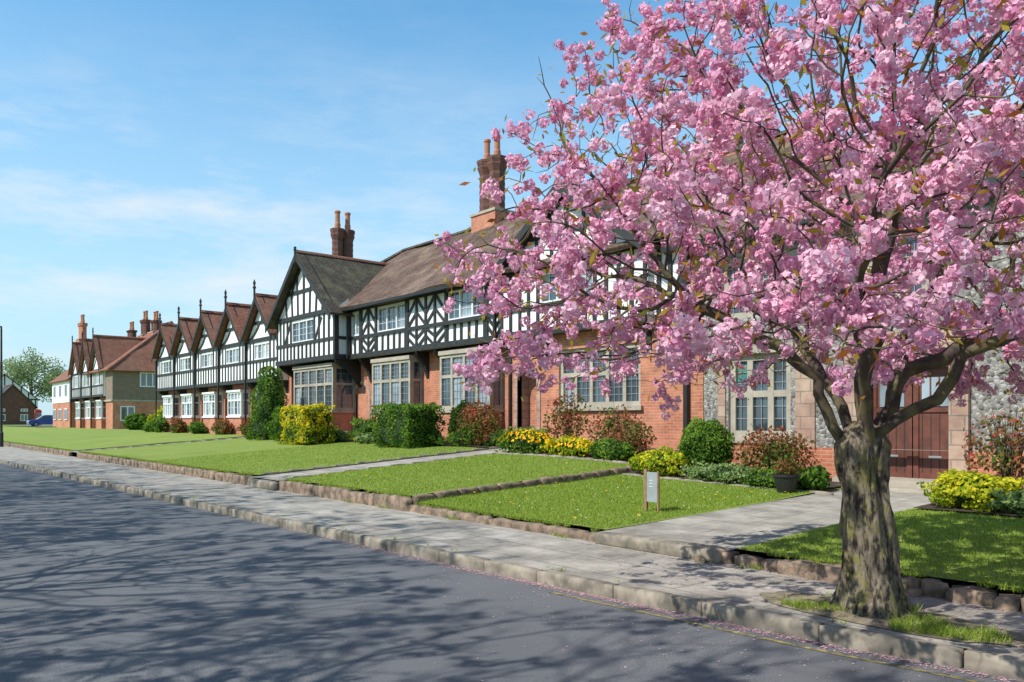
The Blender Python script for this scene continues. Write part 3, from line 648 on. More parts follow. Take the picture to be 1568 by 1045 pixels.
# ------------------------------------------------------------------ cherry tree
def grow_cherry():
    pos=[(0,0,0.9),(-.05,0,1.1)]; par=[-1,0]
    limbs=[[(-.20,.02,1.32),(-.36,.0,1.55),(-.44,-.05,1.8),(-.75,-.05,2.05),(-1.0,0,2.18),(-1.4,.05,2.42)],
           [(-.0,-.1,1.35),(.12,-.14,1.5),(.42,-.2,1.66),(.55,-.3,1.95),(.95,-.35,2.15),(1.5,-.4,2.25)],
           [(.05,.1,1.35),(.25,.2,1.58),(.42,.35,1.9),(.9,.4,2.05),(1.3,.45,2.3),(1.9,.5,2.4)],
           [(-.08,.14,1.35),(-.15,.35,1.7),(-.25,.65,2.05),(-.3,1.0,2.4)],
           [(-.08,-.14,1.4),(-.2,-.32,1.75),(-.35,-.55,2.1),(-.5,-.9,2.4)],
           [(-.05,0,1.45),(-.08,.03,1.8),(.08,.05,2.15),(.05,.0,2.6),(.2,.05,3.1)],
           [(.02,-.05,1.4),(.2,-.05,1.8),(.25,-.1,2.2),(.5,-.1,2.6)]]
    for L in limbs:
        p=1; prev=Vector(pos[1])
        for q in L:
            q=Vector(q); n=max(1,int((q-prev).length/.13))
            for k in range(1,n+1):
                c=prev.lerp(q,k/n)+Vector([random.uniform(-.02,.02) for _ in range(3)]); pos.append(tuple(c)); par.append(p); p=len(pos)-1
            prev=q
    A=[]
    while len(A)<6000:
        l=rng.uniform(-3.4,4.2); d=rng.uniform(-2.6,2.8); z=rng.uniform(1.6,6.0)
        if l>.5 and rng.random()<.2: z=rng.uniform(1.62,2.6)
        rho2=((l-.4)/3.8)**2+(d/2.65)**2
        if rho2>1: continue
        rho=math.sqrt(rho2); top=2.0+4.0*math.sqrt(1-rho2)**.75; bot=1.70+.42*(1-rho)
        k=6.2/(6.2+d); lp=l*k; zp=1.6+(z-1.6)*k
        if zp>ip(lp,[-3.5,-3.1,-2.75,-2.3,-1.8,-1.2,-.5,4],[2.85,3.2,3.6,4.0,4.75,5.5,9,9]): continue
        if z>top or z<bot: continue
        nn=mnoise.noise(Vector((l*1.2,d*1.2,z*1.5)))
        if nn<-.36: continue
        dep=(z-bot)/(top-bot+1e-3)
        if rng.random()>.4+.6*max(dep,rho): continue
        if l<-1.0 and z<2.4 and rng.random()<.3: continue
        A.append((l,d,z))
    for q in ((-2.75,.1,3.85),(-2.6,.2,4.2),(-2.3,0,4.4),(-2.5,0,4.35),(-2.0,.1,4.65),(-1.9,.2,4.85),(-2.9,.1,3.85),(-3.3,0,3.0),(-3.4,.1,2.85),(-3.15,.2,2.1),(-2.9,.1,1.9),(-1.75,0,5.0)):
        for _ in range(2): A.append(tuple(np.array(q)+rng.normal(size=3)*.05))
    A=np.array(A); pos=np.array(pos); par=list(par)
    D=np.linalg.norm(A[:,None]-pos[None],axis=2); near=D.argmin(1); nd=D.min(1); ch={}
    step=.11
    for it in range(120):
        act=nd<1.3
        if not act.any(): break
        dirs=np.zeros_like(pos); v=A[act]-pos[near[act]]; v/=np.linalg.norm(v,axis=1)[:,None]+1e-9
        np.add.at(dirs,near[act],v); idx=np.unique(near[act]); new=[];np_=[]
        for i in idx:
            if ch.get(i,0)>=4: continue
            dd=dirs[i]; 
            if np.linalg.norm(dd)<1e-3: continue
            dd=dd/np.linalg.norm(dd)
            if par[i]>=0:
                pd=pos[i]-pos[par[i]]; pd/=np.linalg.norm(pd)+1e-9; dd=dd*.75+pd*.35
            dd=dd+rng.normal(size=3)*.2; dd/=np.linalg.norm(dd); new.append(pos[i]+dd*step); np_.append(i); ch[i]=ch.get(i,0)+1
        if not new: break
        new=np.array(new); base=len(pos); pos=np.concatenate([pos,new]); par+= [int(i) for i in np_]
        Dn=np.linalg.norm(A[:,None]-new[None],axis=2); j=Dn.argmin(1); dn=Dn.min(1); up=dn<nd; near[up]=base+j[up]; nd[up]=dn[up]
        keep=nd>.15; A=A[keep]; near=near[keep]; nd=nd[keep]
        if len(pos)>18000 or len(A)==0: break
    return pos,np.array(par)
pos,par=grow_cherry(); n=len(pos)
kids=[[] for _ in range(n)]
for i in range(n):
    if par[i]>=0: kids[par[i]].append(i)
acc=np.zeros(n); PW=2.12
for i in range(n-1,-1,-1):
    if not kids[i]: acc[i]=.0034**PW
    if par[i]>=0: acc[par[i]]+=acc[i]
rad=acc**(1/PW); rad=np.minimum(rad,.14)
TVs=[];TFs=[];off=0
def tube(P,R,ns):
    global off
    P=np.array(P);R=np.array(R);m=len(P)
    T=np.gradient(P,axis=0); T/=np.linalg.norm(T,axis=1)[:,None]+1e-9
    ref=np.array([0,0,1.]) if abs(T[0][2])<.9 else np.array([1.,0,0]); u=np.cross(T[0],ref); u/=np.linalg.norm(u)
    V=np.zeros((m,ns,3)); an=np.arange(ns)*2*math.pi/ns
    for k in range(m):
        u=u-T[k]*np.dot(u,T[k]); u/=np.linalg.norm(u)+1e-9; w=np.cross(T[k],u)
        V[k]=P[k]+R[k]*(np.cos(an)[:,None]*u+np.sin(an)[:,None]*w)
    F=[]
    a=np.arange(ns); b_=(a+1)%ns
    for k in range(m-1): F.append(np.stack([k*ns+a,k*ns+b_,(k+1)*ns+b_,(k+1)*ns+a],1))
    TVs.append(V.reshape(-1,3)); TFs.append(np.concatenate(F)+off); off+=m*ns
starts=[0]
while starts:
    s=starts.pop(); P=[pos[s]];R=[rad[s]]
    if par[s]>=0: P.insert(0,pos[par[s]]); R.insert(0,rad[s]*1.1)
    c=s
    while kids[c]:
        ks=sorted(kids[c],key=lambda q:-rad[q]); starts+=ks[1:]; c=ks[0]; P.append(pos[c]); R.append(rad[c])
    if len(P)<2: continue
    R[-1]*=.5; mr=max(R); 
    if mr>.03:
        R=[r*(1+.16*mnoise.noise(Vector(p)*7)) for r,p in zip(R,P)]
    tube(P,R,14 if mr>.06 else 8 if mr>.02 else 4)
LV,LF=np.concatenate(TVs),np.concatenate(TFs)
zs=np.arange(-.12,1.5,.02); ns=80; V=[]
for z in zs:
    r=ip(z,[-.12,0,.12,.3,.5,.8,1.0,1.15,1.3,1.42,1.5],[.36,.28,.235,.19,.172,.158,.162,.18,.19,.13,.02]); cx=ip(z,[0,.4,.8,1.2,1.5],[0,-.02,-.05,-.08,-.07])
    for j in range(ns):
        a=2*math.pi*j/ns; tw=a+z*.5
        rr=r*(1+.10*math.sin(3*tw+.7)*ip(z,[0,.6,1.2],[1,.45,.9])+.07*math.sin(5*tw+2)*ip(z,[0,.5],[1.4,.6]))
        q=Vector((math.cos(a)*2.2,math.sin(a)*2.2,z*1.6)); rr+=.04*mnoise.noise(q*1.3)+.026*mnoise.noise(Vector((math.cos(a)*7,math.sin(a)*7,z*2.5)))+.016*mnoise.noise(Vector((math.cos(a)*17,math.sin(a)*17,z*7)))
        V.append((cx+rr*math.cos(a),rr*math.sin(a),z))
F=[]
for k in range(len(zs)-1):
    for j in range(ns): j2=(j+1)%ns; F.append((k*ns+j,k*ns+j2,(k+1)*ns+j2,(k+1)*ns+j))
trunkV,trunkF=V,F
thin=np.where((rad<.0095)&(pos[:,2]>1.6))[0]; 
def make_blossom(K,NP,thr=-.22):
    pick=rng.choice(thin,K)
    C=[];cr=[];tn=[]
    for i in pick:
        lump=mnoise.noise(Vector(pos[i]*2.4))
        if lump<thr+.12*rng.random(): continue
        k=1+(rng.random()<.6)+(rng.random()<.4)+(rng.random()<.25)
        t0=rng.random()
        for _ in range(k):
            C.append(pos[i]+rng.normal(size=3)*.05-np.array([0,0,.02])); cr.append(rng.uniform(.038,.058)); tn.append(.65*t0+.35*rng.random())
    C=np.array(C);cr=np.array(cr);tn=np.array(tn); NC=len(C)
    un=unit(NC*NP).reshape(NC,NP,3); un[:,:,2]*=.9
    rf=rng.uniform(.70,1.0,(NC,NP,1))
    cen=(C[:,None]+un*cr[:,None,None]*rf).reshape(-1,3)
    pv,pf=cards(cen,rng.uniform(.015,.023,NC*NP),rng.uniform(.013,.020,NC*NP),un.reshape(-1,3),.6)
    tint=np.clip(np.repeat(tn,NP)*.72+rng.random(NC*NP)*.28+(.95-rf.reshape(-1))*.9-.12,0,1)**1.2
    return pv,pf,np.repeat(tint,4),NC
pv,pf,tint,NC=make_blossom(5200,28)
sv,sf,st_,SC=make_blossom(1500,16,-.05)
ii=rng.choice(thin,6200); lc=pos[ii]+rng.normal(size=(len(ii),3))*.08+np.array([0,0,.03]); lv,lf=cards(lc,rng.uniform(.025,.055,len(ii)),rng.uniform(.009,.018,len(ii))); lt=np.repeat(rng.random(len(ii)),4)
T0=empty('cherry_tree',(-2.98,6.1,.12),math.radians(50.3))
o1=mk('trunk',trunkV,trunkF,'bark',T0,smooth=True); o2=mk('branches',LV,LF,'twig',T0,smooth=True); o3=mk('blossoms',pv,pf,'blossom',T0,tint); o4=mk('young_leaves',lv,lf,'bronze_leaf',T0,lt)
o5=mk('blossoms',sv,sf,'blossom',None,st_,do_link=False)
for (x,y,s,r) in ((-32,-4.4,1.8,10),(-24,-4.4,1.8,200),(-16.5,-4.3,1.8,165),(-10,-4.5,1.75,190),(-3.5,-4.9,1.7,20),(4,-5,1.8,200)):
    e=empty('cherry_tree',(x,y,.1),math.radians(r)); e.scale=(s,s*.95,s)
    for o in (o1,o2,o5):
        c=bpy.data.objects.new(o.name.split('.')[0],o.data); link(c,e)

V=[];F=[]
nn=28; V.append((-2.95,6.02,.15))
for j in range(nn):
    a=2*math.pi*j/nn; r=1+.18*mnoise.noise(Vector((math.cos(a)*2,math.sin(a)*2,3))); V.append((-2.85+1.05*r*math.cos(a),6.02+.38*r*math.sin(a),.127))
me=bpy.data.meshes.new('tree_pit'); me.from_pydata(V,[],[(0,j+1,(j+1)%nn+1) for j in range(nn)]); me.materials.append(MATS['earth_patch']); link(bpy.data.objects.new('tree_pit',me))

# ------------------------------------------------------------------ grass blades etc
def blades(name,P,h,w,mat,lean=.5):
    n=len(P); a=rng.random(n)*2*math.pi; d=np.stack([np.cos(a),np.sin(a),np.zeros(n)],1); h=np.broadcast_to(h,(n,))*rng.uniform(.5,1.3,n)
    l=rng.normal(size=(n,3))*lean*h[:,None]; l[:,2]=0; tip=P+l; tip[:,2]+=h
    V=np.stack([P-d*w,P+d*w,tip],1).reshape(-1,3); F=np.arange(3*n).reshape(n,3)
    return mk(name,V,F,mat,None,np.repeat(rng.random(n),3))
def onlawn(x0,x1,y0,y1,n,dz=0):
    x=rng.uniform(x0,x1,n); y=rng.uniform(y0,y1,n); return np.array([(a,b_,zg(a,b_)+.018*mnoise.noise(Vector((a*.7,b_*.7,0)))+dz) for a,b_ in zip(x,y)])
P=np.concatenate([onlawn(-11.0,-6.85,7.16,12,40000),onlawn(-4.9,1.5,7.16,11.2,36000),onlawn(-16.1,-11.2,7.16,12.8,30000),onlawn(-26,-17.8,7.16,13.8,26000)])
blades('grass_blades',P,.032,.006,'blade')
E=[]
for (a,c,z) in ((-57,-37.5,.36),(-36,-17.8,.36),(-16.1,-11.2,.36),(-11,-6.9,.26),(-4.9,4,.27)):
    k=int((c-a)*300); x=rng.uniform(a,c,k); m_=np.array([mnoise.noise(Vector((q*1.6,3,0)))>-.2 for q in x]); x=x[m_]; E.append(np.stack([x,rng.normal(7.12,.035,len(x)),np.full(len(x),z-.02)],1))
k=2600; x=rng.uniform(-14,3,k); m_=np.array([mnoise.noise(Vector((q*2.5,0,0)))>.12 for q in x]); x=x[m_]; E.append(np.stack([x,rng.normal(6.96,.03,len(x)),np.full(len(x),.12)],1))
k=1400; x=rng.uniform(-30,4,k); m_=np.array([mnoise.noise(Vector((q*2.5,9,0)))>.2 for q in x]); x=x[m_]; E.append(np.stack([x,np.array([yk(q)+.14 for q in x])+rng.normal(0,.02,len(x)),np.full(len(x),.12)],1))
k=6000; a=rng.random(k)*2*math.pi; r=np.sqrt(rng.random(k)); X=-2.85+1.0*r*np.cos(a); Y=6.02+.38*r*np.sin(a)
m_=np.array([mnoise.noise(Vector((p*3,q*3,5)))+.25*mnoise.noise(Vector((p*12,q*12,5)))>.06 for p,q in zip(X,Y)]); E.append(np.stack([X,Y,np.full(k,.125)],1)[m_])
blades('grass_tufts',np.concatenate(E),.06,.005,'blade',.7)
P=np.concatenate([onlawn(-11.0,-6.85,7.3,12,170,.03),onlawn(-4.9,1.5,7.3,11,50,.03),onlawn(-16.1,-11.2,7.3,12.8,80,.03)])
v,f=cards(P,.012,.012,np.tile([0,0,1.],(len(P),1)),.4); mk('lawn_daisies',v,f,'flower_white',None,np.repeat(rng.random(len(P)),4))
P=np.concatenate([onlawn(-11.0,-6.85,7.3,12,30,.05),onlawn(-16.1,-11.2,7.3,12.8,25,.05),onlawn(-30,-18,7.3,13,40,.05)])
v,f=cards(P,.025,.025,np.tile([0,0,1.],(len(P),1)),.3); mk('lawn_dandelions',v,f,'flower_yellow',None,np.repeat(rng.random(len(P)),4))
k=4200; X=rng.normal(-4.5,3.2,k); Y=np.array([yk(x)-abs(rng.normal(0,.06))-.02 for x in X]); Z=np.full(k,.006)
k2=2000; X2=rng.normal(-3.2,2.2,k2); Y2=rng.uniform(5.7,6.9,k2); Z2=np.full(k2,.135); k3=600; X3=rng.normal(-4,3,k3); Y3=np.array([yk(x) for x in X3])-np.abs(rng.normal(0,.9,k3)); Z3=np.full(k3,.006)
P=np.concatenate([np.stack([X,Y,Z],1),np.stack([X2,Y2,Z2],1),np.stack([X3,Y3,Z3],1)]); nP=len(P)
v,f=cards(P,rng.uniform(.005,.012,nP),rng.uniform(.004,.010,nP),np.tile([0,0,1.],(nP,1)),.15); mk('fallen_petals',v,f,'petal_litter',None,np.repeat(rng.random(nP),4))

# ------------------------------------------------------------------ shrubs
def shrub(name,c,size,shape,nl,leaf,mat,core=True,extra=None,lump=.12,stems=0):
    e=empty(name,c); sx,sy,sz=[s/2 for s in size]
    if shape=='box':
        P=rng.uniform(-1,1,(nl,3)); ax=rng.integers(0,3,nl); sg=np.where(rng.random(nl)<.5,-1,1); P[np.arange(nl),ax]=sg*rng.uniform(.88,1.03,nl)
    elif shape=='cone':
        z=rng.random(nl); a=rng.random(nl)*2*math.pi; rr=np.sqrt(np.clip(1-z**2.2,0,1))*rng.uniform(.85,1.02,nl); P=np.stack([rr*np.cos(a),rr*np.sin(a),z*2-1],1)
    elif shape=='loose': P=unit(nl)*(rng.random(nl)**.45)[:,None]
    else: P=unit(nl)*rng.uniform(.8,1.05,nl)[:,None]
    d=np.array([1+lump*2*mnoise.noise(Vector(p*2.2+np.array(c))) for p in P]); P=P*d[:,None]
    Q=P*np.array([sx,sy,sz])+np.array([0,0,sz]); Q[:,2]=np.maximum(Q[:,2],.01)
    v,f=cards(Q,rng.uniform(.7,1.3,nl)*leaf,rng.uniform(.5,.8,nl)*leaf,P/(np.linalg.norm(P,axis=1)[:,None]+1e-6),1.2)
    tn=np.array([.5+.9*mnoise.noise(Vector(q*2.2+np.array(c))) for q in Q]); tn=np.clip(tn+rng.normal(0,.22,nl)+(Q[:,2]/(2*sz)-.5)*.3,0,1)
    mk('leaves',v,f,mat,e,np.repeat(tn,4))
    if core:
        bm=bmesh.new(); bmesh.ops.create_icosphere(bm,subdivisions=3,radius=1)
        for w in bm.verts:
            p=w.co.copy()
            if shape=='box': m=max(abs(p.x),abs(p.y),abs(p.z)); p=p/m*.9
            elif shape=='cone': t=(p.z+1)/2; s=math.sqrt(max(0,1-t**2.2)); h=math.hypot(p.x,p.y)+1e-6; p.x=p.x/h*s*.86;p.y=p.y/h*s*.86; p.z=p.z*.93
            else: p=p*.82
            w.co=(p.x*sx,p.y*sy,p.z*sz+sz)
        me=bpy.data.meshes.new('dark_core'); bm.to_mesh(me); bm.free(); me.materials.append(MATS['core_green']); link(bpy.data.objects.new('dark_core',me),e)  # solid dark green filler core behind the leaf cards, darkens the gaps
    if stems:
        global TVs,TFs,off
        TVs=[];TFs=[];off=0
        for _ in range(stems):
            a=rng.random()*6.28; q=np.array([math.cos(a)*sx*.8*rng.random(),math.sin(a)*sy*.8*rng.random(),sz*2*rng.uniform(.7,1.1)]); m=np.array([q[0]*.4,q[1]*.4,q[2]*.5])
            tube([np.array([q[0]*.15,q[1]*.15,0]),m,q],[.012,.008,.004],4)
        mk('stems',np.concatenate(TVs),np.concatenate(TFs),'twig',e)
    if extra:
        k,fm,fs=extra; P=unit(k); P[:,2]=np.abs(P[:,2]); Q=P*np.array([sx,sy,sz])*1.02+np.array([0,0,sz]); v,f=cards(Q,fs,fs*.8,P,.6); mk('flowers',v,f,fm,e,np.repeat(rng.random(k),4))
    return e
def G(x,y): return (x,y,zg(x,y))
shrub('conical_yew',G(-32.9,13.8),(1.7,1.6,2.9),'cone',6000,.05,'leaf_green',lump=.25)
shrub('laurel_shrub',G(-30.6,13.6),(2.2,1.2,1.3),'ball',4000,.06,'leaf_green',lump=.3)
shrub('golden_hedge',G(-27.3,12.9),(1.9,1.2,1.35),'box',6500,.05,'leaf_gold',lump=.16)
shrub('box_hedge',G(-21.4,13.5),(2.0,1.3,1.3),'box',9000,.04,'leaf_green',lump=.09)
shrub('holly_shrub',G(-19.9,14.6),(1.0,.9,1.3),'ball',2500,.05,'leaf_dark')
shrub('laurel_shrub',G(-25.2,14.2),(1.6,1,.8),'ball',2500,.05,'leaf_green',lump=.3)
shrub('rose_bush',G(-24.2,14.6),(1.0,.8,1.3),'loose',500,.05,'leaf_rose',core=False,stems=14)
shrub('rose_bush',G(-18.6,14.2),(1.9,.9,1.35),'loose',2600,.045,'leaf_rose',core=False,stems=22,extra=(60,'flower_red',.035))
shrub('rose_bush',G(-14.9,14.2),(1.5,.9,1.5),'loose',1100,.045,'leaf_rose',core=False,stems=20)
shrub('rose_bush',G(-12.9,13.9),(1.6,.9,1.2),'loose',1000,.045,'leaf_rose',core=False,stems=20)
shrub('rose_bush',G(-11.9,13.4),(1.0,.9,.9),'loose',700,.045,'leaf_rose',core=False,stems=12)
shrub('wallflower_clump',G(-15.3,13.15),(2.0,.6,.6),'ball',2200,.04,'leaf_green',extra=(450,'flower_yellow',.04),lump=.3)
shrub('wallflower_clump',G(-13.6,13.1),(1.6,.5,.45),'ball',1500,.04,'leaf_lime',extra=(220,'flower_yellow',.04),lump=.3)
shrub('herb_clump',G(-16.2,13.9),(.9,.7,.6),'ball',1400,.04,'leaf_pale'); shrub('herb_clump',G(-12.2,13.0),(1.2,.5,.5),'ball',1500,.04,'leaf_green')
shrub('euphorbia_clump',G(-10.3,12.4),(1.25,.7,.5),'ball',2600,.035,'leaf_lime',extra=(300,'leaf_gold',.04),lump=.3)
shrub('box_ball',G(-9.6,12.9),(1.05,1.0,1.1),'ball',6500,.03,'leaf_green',lump=.1)
shrub('forget_me_not_clump',G(-8.8,12.3),(1.5,.6,.32),'ball',2400,.03,'leaf_pale',lump=.4); shrub('forget_me_not_clump',G(-7.6,12.2),(1.2,.5,.3),'ball',1800,.03,'leaf_green',lump=.4)
shrub('rose_bush',G(-8.2,13.1),(1.7,.9,1.0),'loose',1900,.04,'leaf_rose',core=False,stems=22)
shrub('fern_tuft',G(-6.95,12.3),(.5,.4,.42),'loose',500,.05,'leaf_green',core=False)
shrub('euphorbia_clump',G(-4.3,11.6),(1.0,.7,.5),'ball',2400,.035,'leaf_lime',extra=(260,'leaf_gold',.04),lump=.3)
shrub('euphorbia_clump',G(-2.9,12.4),(1.0,.7,.6),'ball',2000,.035,'leaf_lime',lump=.3)
shrub('forget_me_not_clump',G(-3.3,11.4),(1.3,.6,.35),'ball',2200,.035,'leaf_pale',lump=.3); shrub('forget_me_not_clump',G(-1.9,11.5),(1.3,.6,.35),'ball',2000,.035,'leaf_pale',lump=.3)
shrub('rose_bush',G(-4.3,13.0),(1.4,.9,1.3),'loose',1100,.04,'leaf_rose',core=False,stems=20,extra=(40,'flower_red',.03)); shrub('rose_bush',G(-2.6,13.0),(1.4,.9,1.3),'loose',1000,.04,'leaf_rose',core=False,stems=18)
for i,x in enumerate(np.arange(-35,-18,1.3)): shrub('border_plants',G(x,14.1+.3*math.sin(i*2.1)),(1.2,.6,.3+.25*random.random()),'ball',900,.045,random.choice(['leaf_green','leaf_pale','leaf_green','leaf_lime']),lump=.3)
for x in (-37.9,-41.5,-45.5,-49,-52.5,-54.6): shrub('front_shrub',G(x,14.9),(1.3,.8,.6+.4*random.random()),'ball',900,.07,random.choice(['leaf_green','leaf_rose','leaf_green']),lump=.3)
for (x,y,s) in ((-58,17,1.6),(-66,17,1.2),(-112,26,2.5),(-140,34,3)): shrub('front_shrub',G(x,y),(s*1.4,s*1.4,s),'ball',1500,.12,'leaf_lime' if x==-58 else 'leaf_green',lump=.3)

def bgtree(x,y,h,w,mat,nl=6000):
    e=empty('broadleaf_tree',(x,y,.5))
    global TVs,TFs,off
    TVs=[];TFs=[];off=0
    tube([(0,0,-.3),(.1,0,h*.25),(0,.1,h*.5),(.2,0,h*.9)],[h*.03,h*.022,h*.015,.05],8); cs=[]
    for k in range(16):
        a=rng.random()*6.28; z0=h*rng.uniform(.25,.7); q=np.array([math.cos(a)*w*.36,math.sin(a)*w*.36,z0+h*rng.uniform(.1,.25)]); tube([(0,0,z0),q*np.array([.5,.5,0])+np.array([0,0,(z0+q[2])/2+.3]),q],[h*.01,h*.007,.04],5); cs.append(q)
    cs.append(np.array([0,0,h*.88])); cs.append(np.array([.3,.2,h*.75]))
    mk('trunk',np.concatenate(TVs),np.concatenate(TFs),'twig',e)
    cs=np.array(cs); P=cs[rng.integers(0,len(cs),nl)]+unit(nl)*(rng.random(nl)**.5)[:,None]*w*.19
    v,f=cards(P,.28,.2); mk('foliage',v,f,mat,e,np.repeat(rng.random(nl),4))
bgtree(-232,35,19,16,'leaf_spring',5500); bgtree(-228,26,12,10,'leaf_spring',4500); bgtree(-240,46,15,13,'leaf_spring',4000); bgtree(-215,44,11,10,'leaf_pale',3500)
bgtree(-245,22,10,12,'leaf_pale',4000); bgtree(-150,40,8,8,'leaf_green',3000)

# ------------------------------------------------------------------ small objects
b=B('garden_sign'); z=zg(-7.4,8.7)
b.box('post','sign_wood',-7.53,-7.48,8.69,8.73,z-.05,z+.60); b.box('panel','sign_grey',-7.48,-7.29,8.695,8.72,z+.14,z+.56); b.box('post_right','sign_wood',-7.295,-7.27,8.70,8.725,z-.05,z+.58)
for k in range(3): b.box('lettering','white_paint',-7.43+.01*(k%2),-7.37,8.690,8.694,z+.44-k*.045,z+.448-k*.045)
b.finish()
b=B('plant_pot'); x,y=-7.15,11.75; z=zg(x,y)
b.lathe('pot','iron',x,y,[(.12,z),(.14,z+.02),(.19,z+.25),(.215,z+.27),(.215,z+.31),(.18,z+.31),(.17,z+.27)],20); e=b.finish()
k=500; P=unit(k)*np.array([.2,.2,.14])*(rng.random(k)**.4)[:,None]+np.array([x,y,z+.42]); v,f=cards(P,.035,.02); mk('pot_plant',v,f,'leaf_rose',e,np.repeat(rng.random(k),4))
b=B('street_lamp'); x,y=-53.5,6.6
b.lathe('column','iron',x,y,[(.11,.1),(.11,.9),(.07,1.0),(.05,6.8),(.04,7.0)],10); b.box('arm','iron',x-.03,x+.03,y-.9,y,6.92,7.0); b.box('lantern','lead',x-.12,x+.12,y-1.35,y-.85,6.86,7.02); b.finish()
b=B('phone_box'); x,y=-150,23.6; z=.86
b.box('plinth','red_paint',x-.47,x+.47,y-.47,y+.47,z-.2,z+.15); b.box('core','glass',x-.38,x+.38,y-.38,y+.38,z+.15,z+2.1)
for sx in (-.44,.36):
    for sy in (-.44,.36): b.box('frame','red_paint',x+sx,x+sx+.08,y+sy,y+sy+.08,z+.15,z+2.12)
for k in range(1,8): 
    zz=z+.15+k*.24; b.box('glazing_bars','red_paint',x-.4,x+.4,y-.4,y+.4,zz,zz+.04)
b.box('head','red_paint',x-.47,x+.47,y-.47,y+.47,z+2.1,z+2.4); b.lathe('dome','red_paint',x,y,[(.6,z+2.4),(.55,z+2.5),(.35,z+2.6),(.1,z+2.66)],4,math.pi/4); b.finish()
def car(x,y,z):
    b=B('parked_car')
    body=[(-2.05,.3),(-2.1,.6),(-2.0,.78),(-1.2,.93),(1.93,.93),(2.05,.7),(2.0,.3)]
    def sec(pts,w): return [(x+w,y+p[0],z+p[1]) for p in pts]
    b.prism('body','car_blue',sec(body,-.85),(1.7,0,0))
    low=[(-1.15,.93),(-.55,1.33),(-.1,1.42),(.9,1.40),(1.5,1.22),(1.85,.93)]
    V,F=b.get('glasshouse','glass'); i=len(V); k=len(low)
    for w in (-1,1):
        for p in low:
            ww=.82-.22*(p[1]-.93)/.5; V.append((x+w*ww,y+p[0],z+p[1]))
    F.append(tuple(range(i,i+k))); F.append(tuple(range(i+2*k-1,i+k-1,-1)))
    for a in range(k): c=(a+1)%k; F.append((i+c,i+a,i+k+a,i+k+c))
    b.prism('roof_panel','car_blue',[(x-.6,y-.5,z+1.37),(x-.6,y-.1,z+1.45),(x-.6,y+.9,z+1.43),(x-.6,y+1.45,z+1.27),(x-.6,y+.9,z+1.40),(x-.6,y-.1,z+1.42)],(1.2,0,0))
    for py in (-.0,.85): b.prism('pillars','car_blue',[(x+.83,y+py-.04,z+.93),(x+.83,y+py+.04,z+.93),(x+.63,y+py+.04,z+1.42),(x+.63,y+py-.04,z+1.42)],(.02,0,0))
    for sy in (-1.3,1.28):
        for sx in (-.86,.70):
            for (r,m,dx) in ((.31,'rubber',0),(.19,'lead',.012 if sx>0 else -.012)):
                pts=[(x+sx+dx,y+sy+r*math.cos(t*math.pi/9),z+.31+r*math.sin(t*math.pi/9)) for t in range(18)]
                b.prism('wheels',m,pts,(.17,0,0))
    b.box('lights','white_paint',x+.5,x+.8,y-2.11,y-2.0,z+.6,z+.72); b.box('lights','red_paint',x+.5,x+.8,y+1.98,y+2.06,z+.68,z+.85)
    b.finish()
car(-112,18.6,.83+.04)

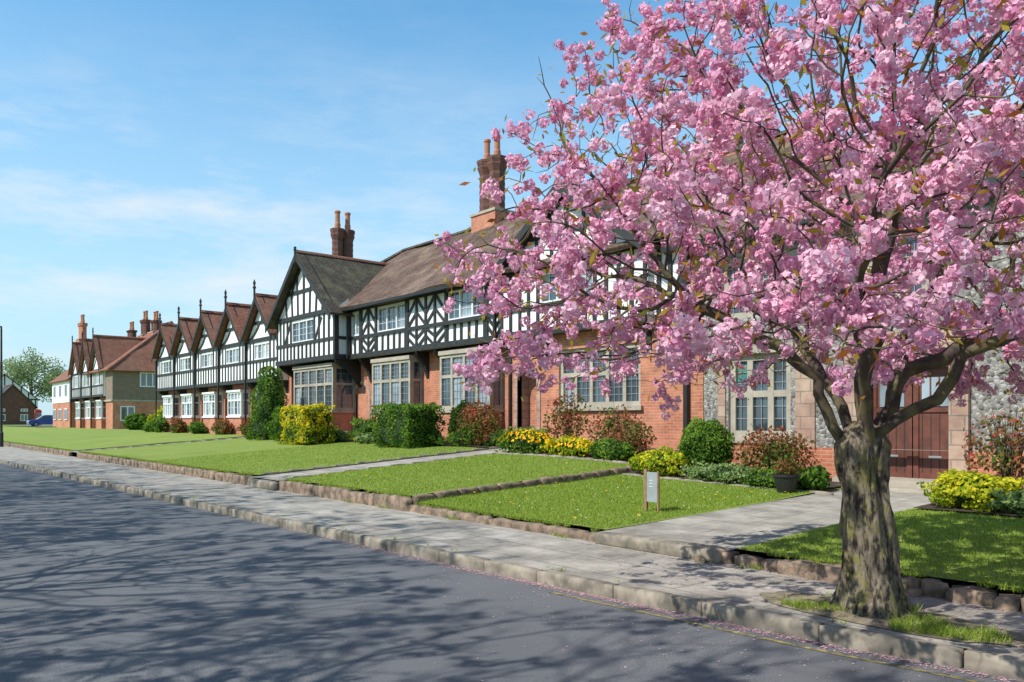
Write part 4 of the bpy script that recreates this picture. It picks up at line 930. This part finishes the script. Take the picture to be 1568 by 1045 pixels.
# ------------------------------------------------------------------ world, sun, camera
S=Vector((-.15,-.99,0)).normalized(); el=math.radians(46); Sd=Vector((S.x*math.cos(el),S.y*math.cos(el),math.sin(el)))
w=bpy.data.worlds.new('World'); scene.world=w; w.use_nodes=True; nt=w.node_tree; nt.nodes.clear()
out=N(nt,'ShaderNodeOutputWorld'); bg=N(nt,'ShaderNodeBackground'); sk=N(nt,'ShaderNodeTexSky',sky_type='NISHITA'); sk.sun_disc=False; sk.sun_elevation=el; sk.sun_rotation=math.atan2(S.x,S.y)
sk.air_density=1.0; sk.dust_density=.4; sk.ozone_density=1.6
tc=N(nt,'ShaderNodeTexCoord'); mp=N(nt,'ShaderNodeMapping'); mp.inputs['Rotation'].default_value=(.30,.12,.6); mp.inputs['Scale'].default_value=(1.6,2.2,8.5); nt.links.new(tc.outputs['Generated'],mp.inputs[0])
f=noise(nt,mp.outputs[0],1.7,10,.66); f2=noise(nt,tc.outputs['Generated'],2.1,3,.5)
sx=N(nt,'ShaderNodeSeparateXYZ'); nt.links.new(tc.outputs['Generated'],sx.inputs[0])
haze=ramp(nt,sx.outputs[2],.0,.46,(.94,.94,.94),(.06,.06,.06))
base=mix(nt,1.0,sk.outputs[0],(.78,1.46,1.60),'MULTIPLY')
base=mix(nt,1.0,base,ramp(nt,sx.outputs[2],.5,.72,(1,1,1),(.55,.55,.55)),'MULTIPLY')
base=mix(nt,haze,base,(4.2,5.5,6.3))
mm=N(nt,'ShaderNodeMath',operation='MULTIPLY'); nt.links.new(ramp(nt,f,.45,.72),mm.inputs[0]); nt.links.new(ramp(nt,f2,.40,.56),mm.inputs[1])
m3=N(nt,'ShaderNodeMath',operation='MULTIPLY'); nt.links.new(mm.outputs[0],m3.inputs[0]); nt.links.new(ramp(nt,sx.outputs[2],.30,.42,(1,1,1),(.12,.12,.12)),m3.inputs[1])
m2=N(nt,'ShaderNodeMath',operation='MULTIPLY'); m2.inputs[1].default_value=.8; nt.links.new(m3.outputs[0],m2.inputs[0])
col=mix(nt,m2.outputs[0],base,(6.1,6.4,6.6)); nt.links.new(col,bg.inputs[0]); bg.inputs[1].default_value=.145; nt.links.new(bg.outputs[0],out.inputs[0])
sl=bpy.data.lights.new('sun','SUN'); sl.energy=5.0; sl.angle=math.radians(.5); sl.color=(1,.965,.91); so=bpy.data.objects.new('sun',sl); so.rotation_euler=Sd.to_track_quat('Z','Y').to_euler(); link(so)
cd=bpy.data.cameras.new('camera'); cd.lens=28; cd.sensor_width=36; cd.shift_y=.078; cd.clip_end=6000; cd.clip_start=.05
co=bpy.data.objects.new('camera',cd); co.location=(0,0,1.6); co.rotation_euler=(math.radians(90),0,math.radians(50.3)); link(co); scene.camera=co
scene.view_settings.view_transform='Standard'; scene.view_settings.look='None'; scene.view_settings.exposure=0
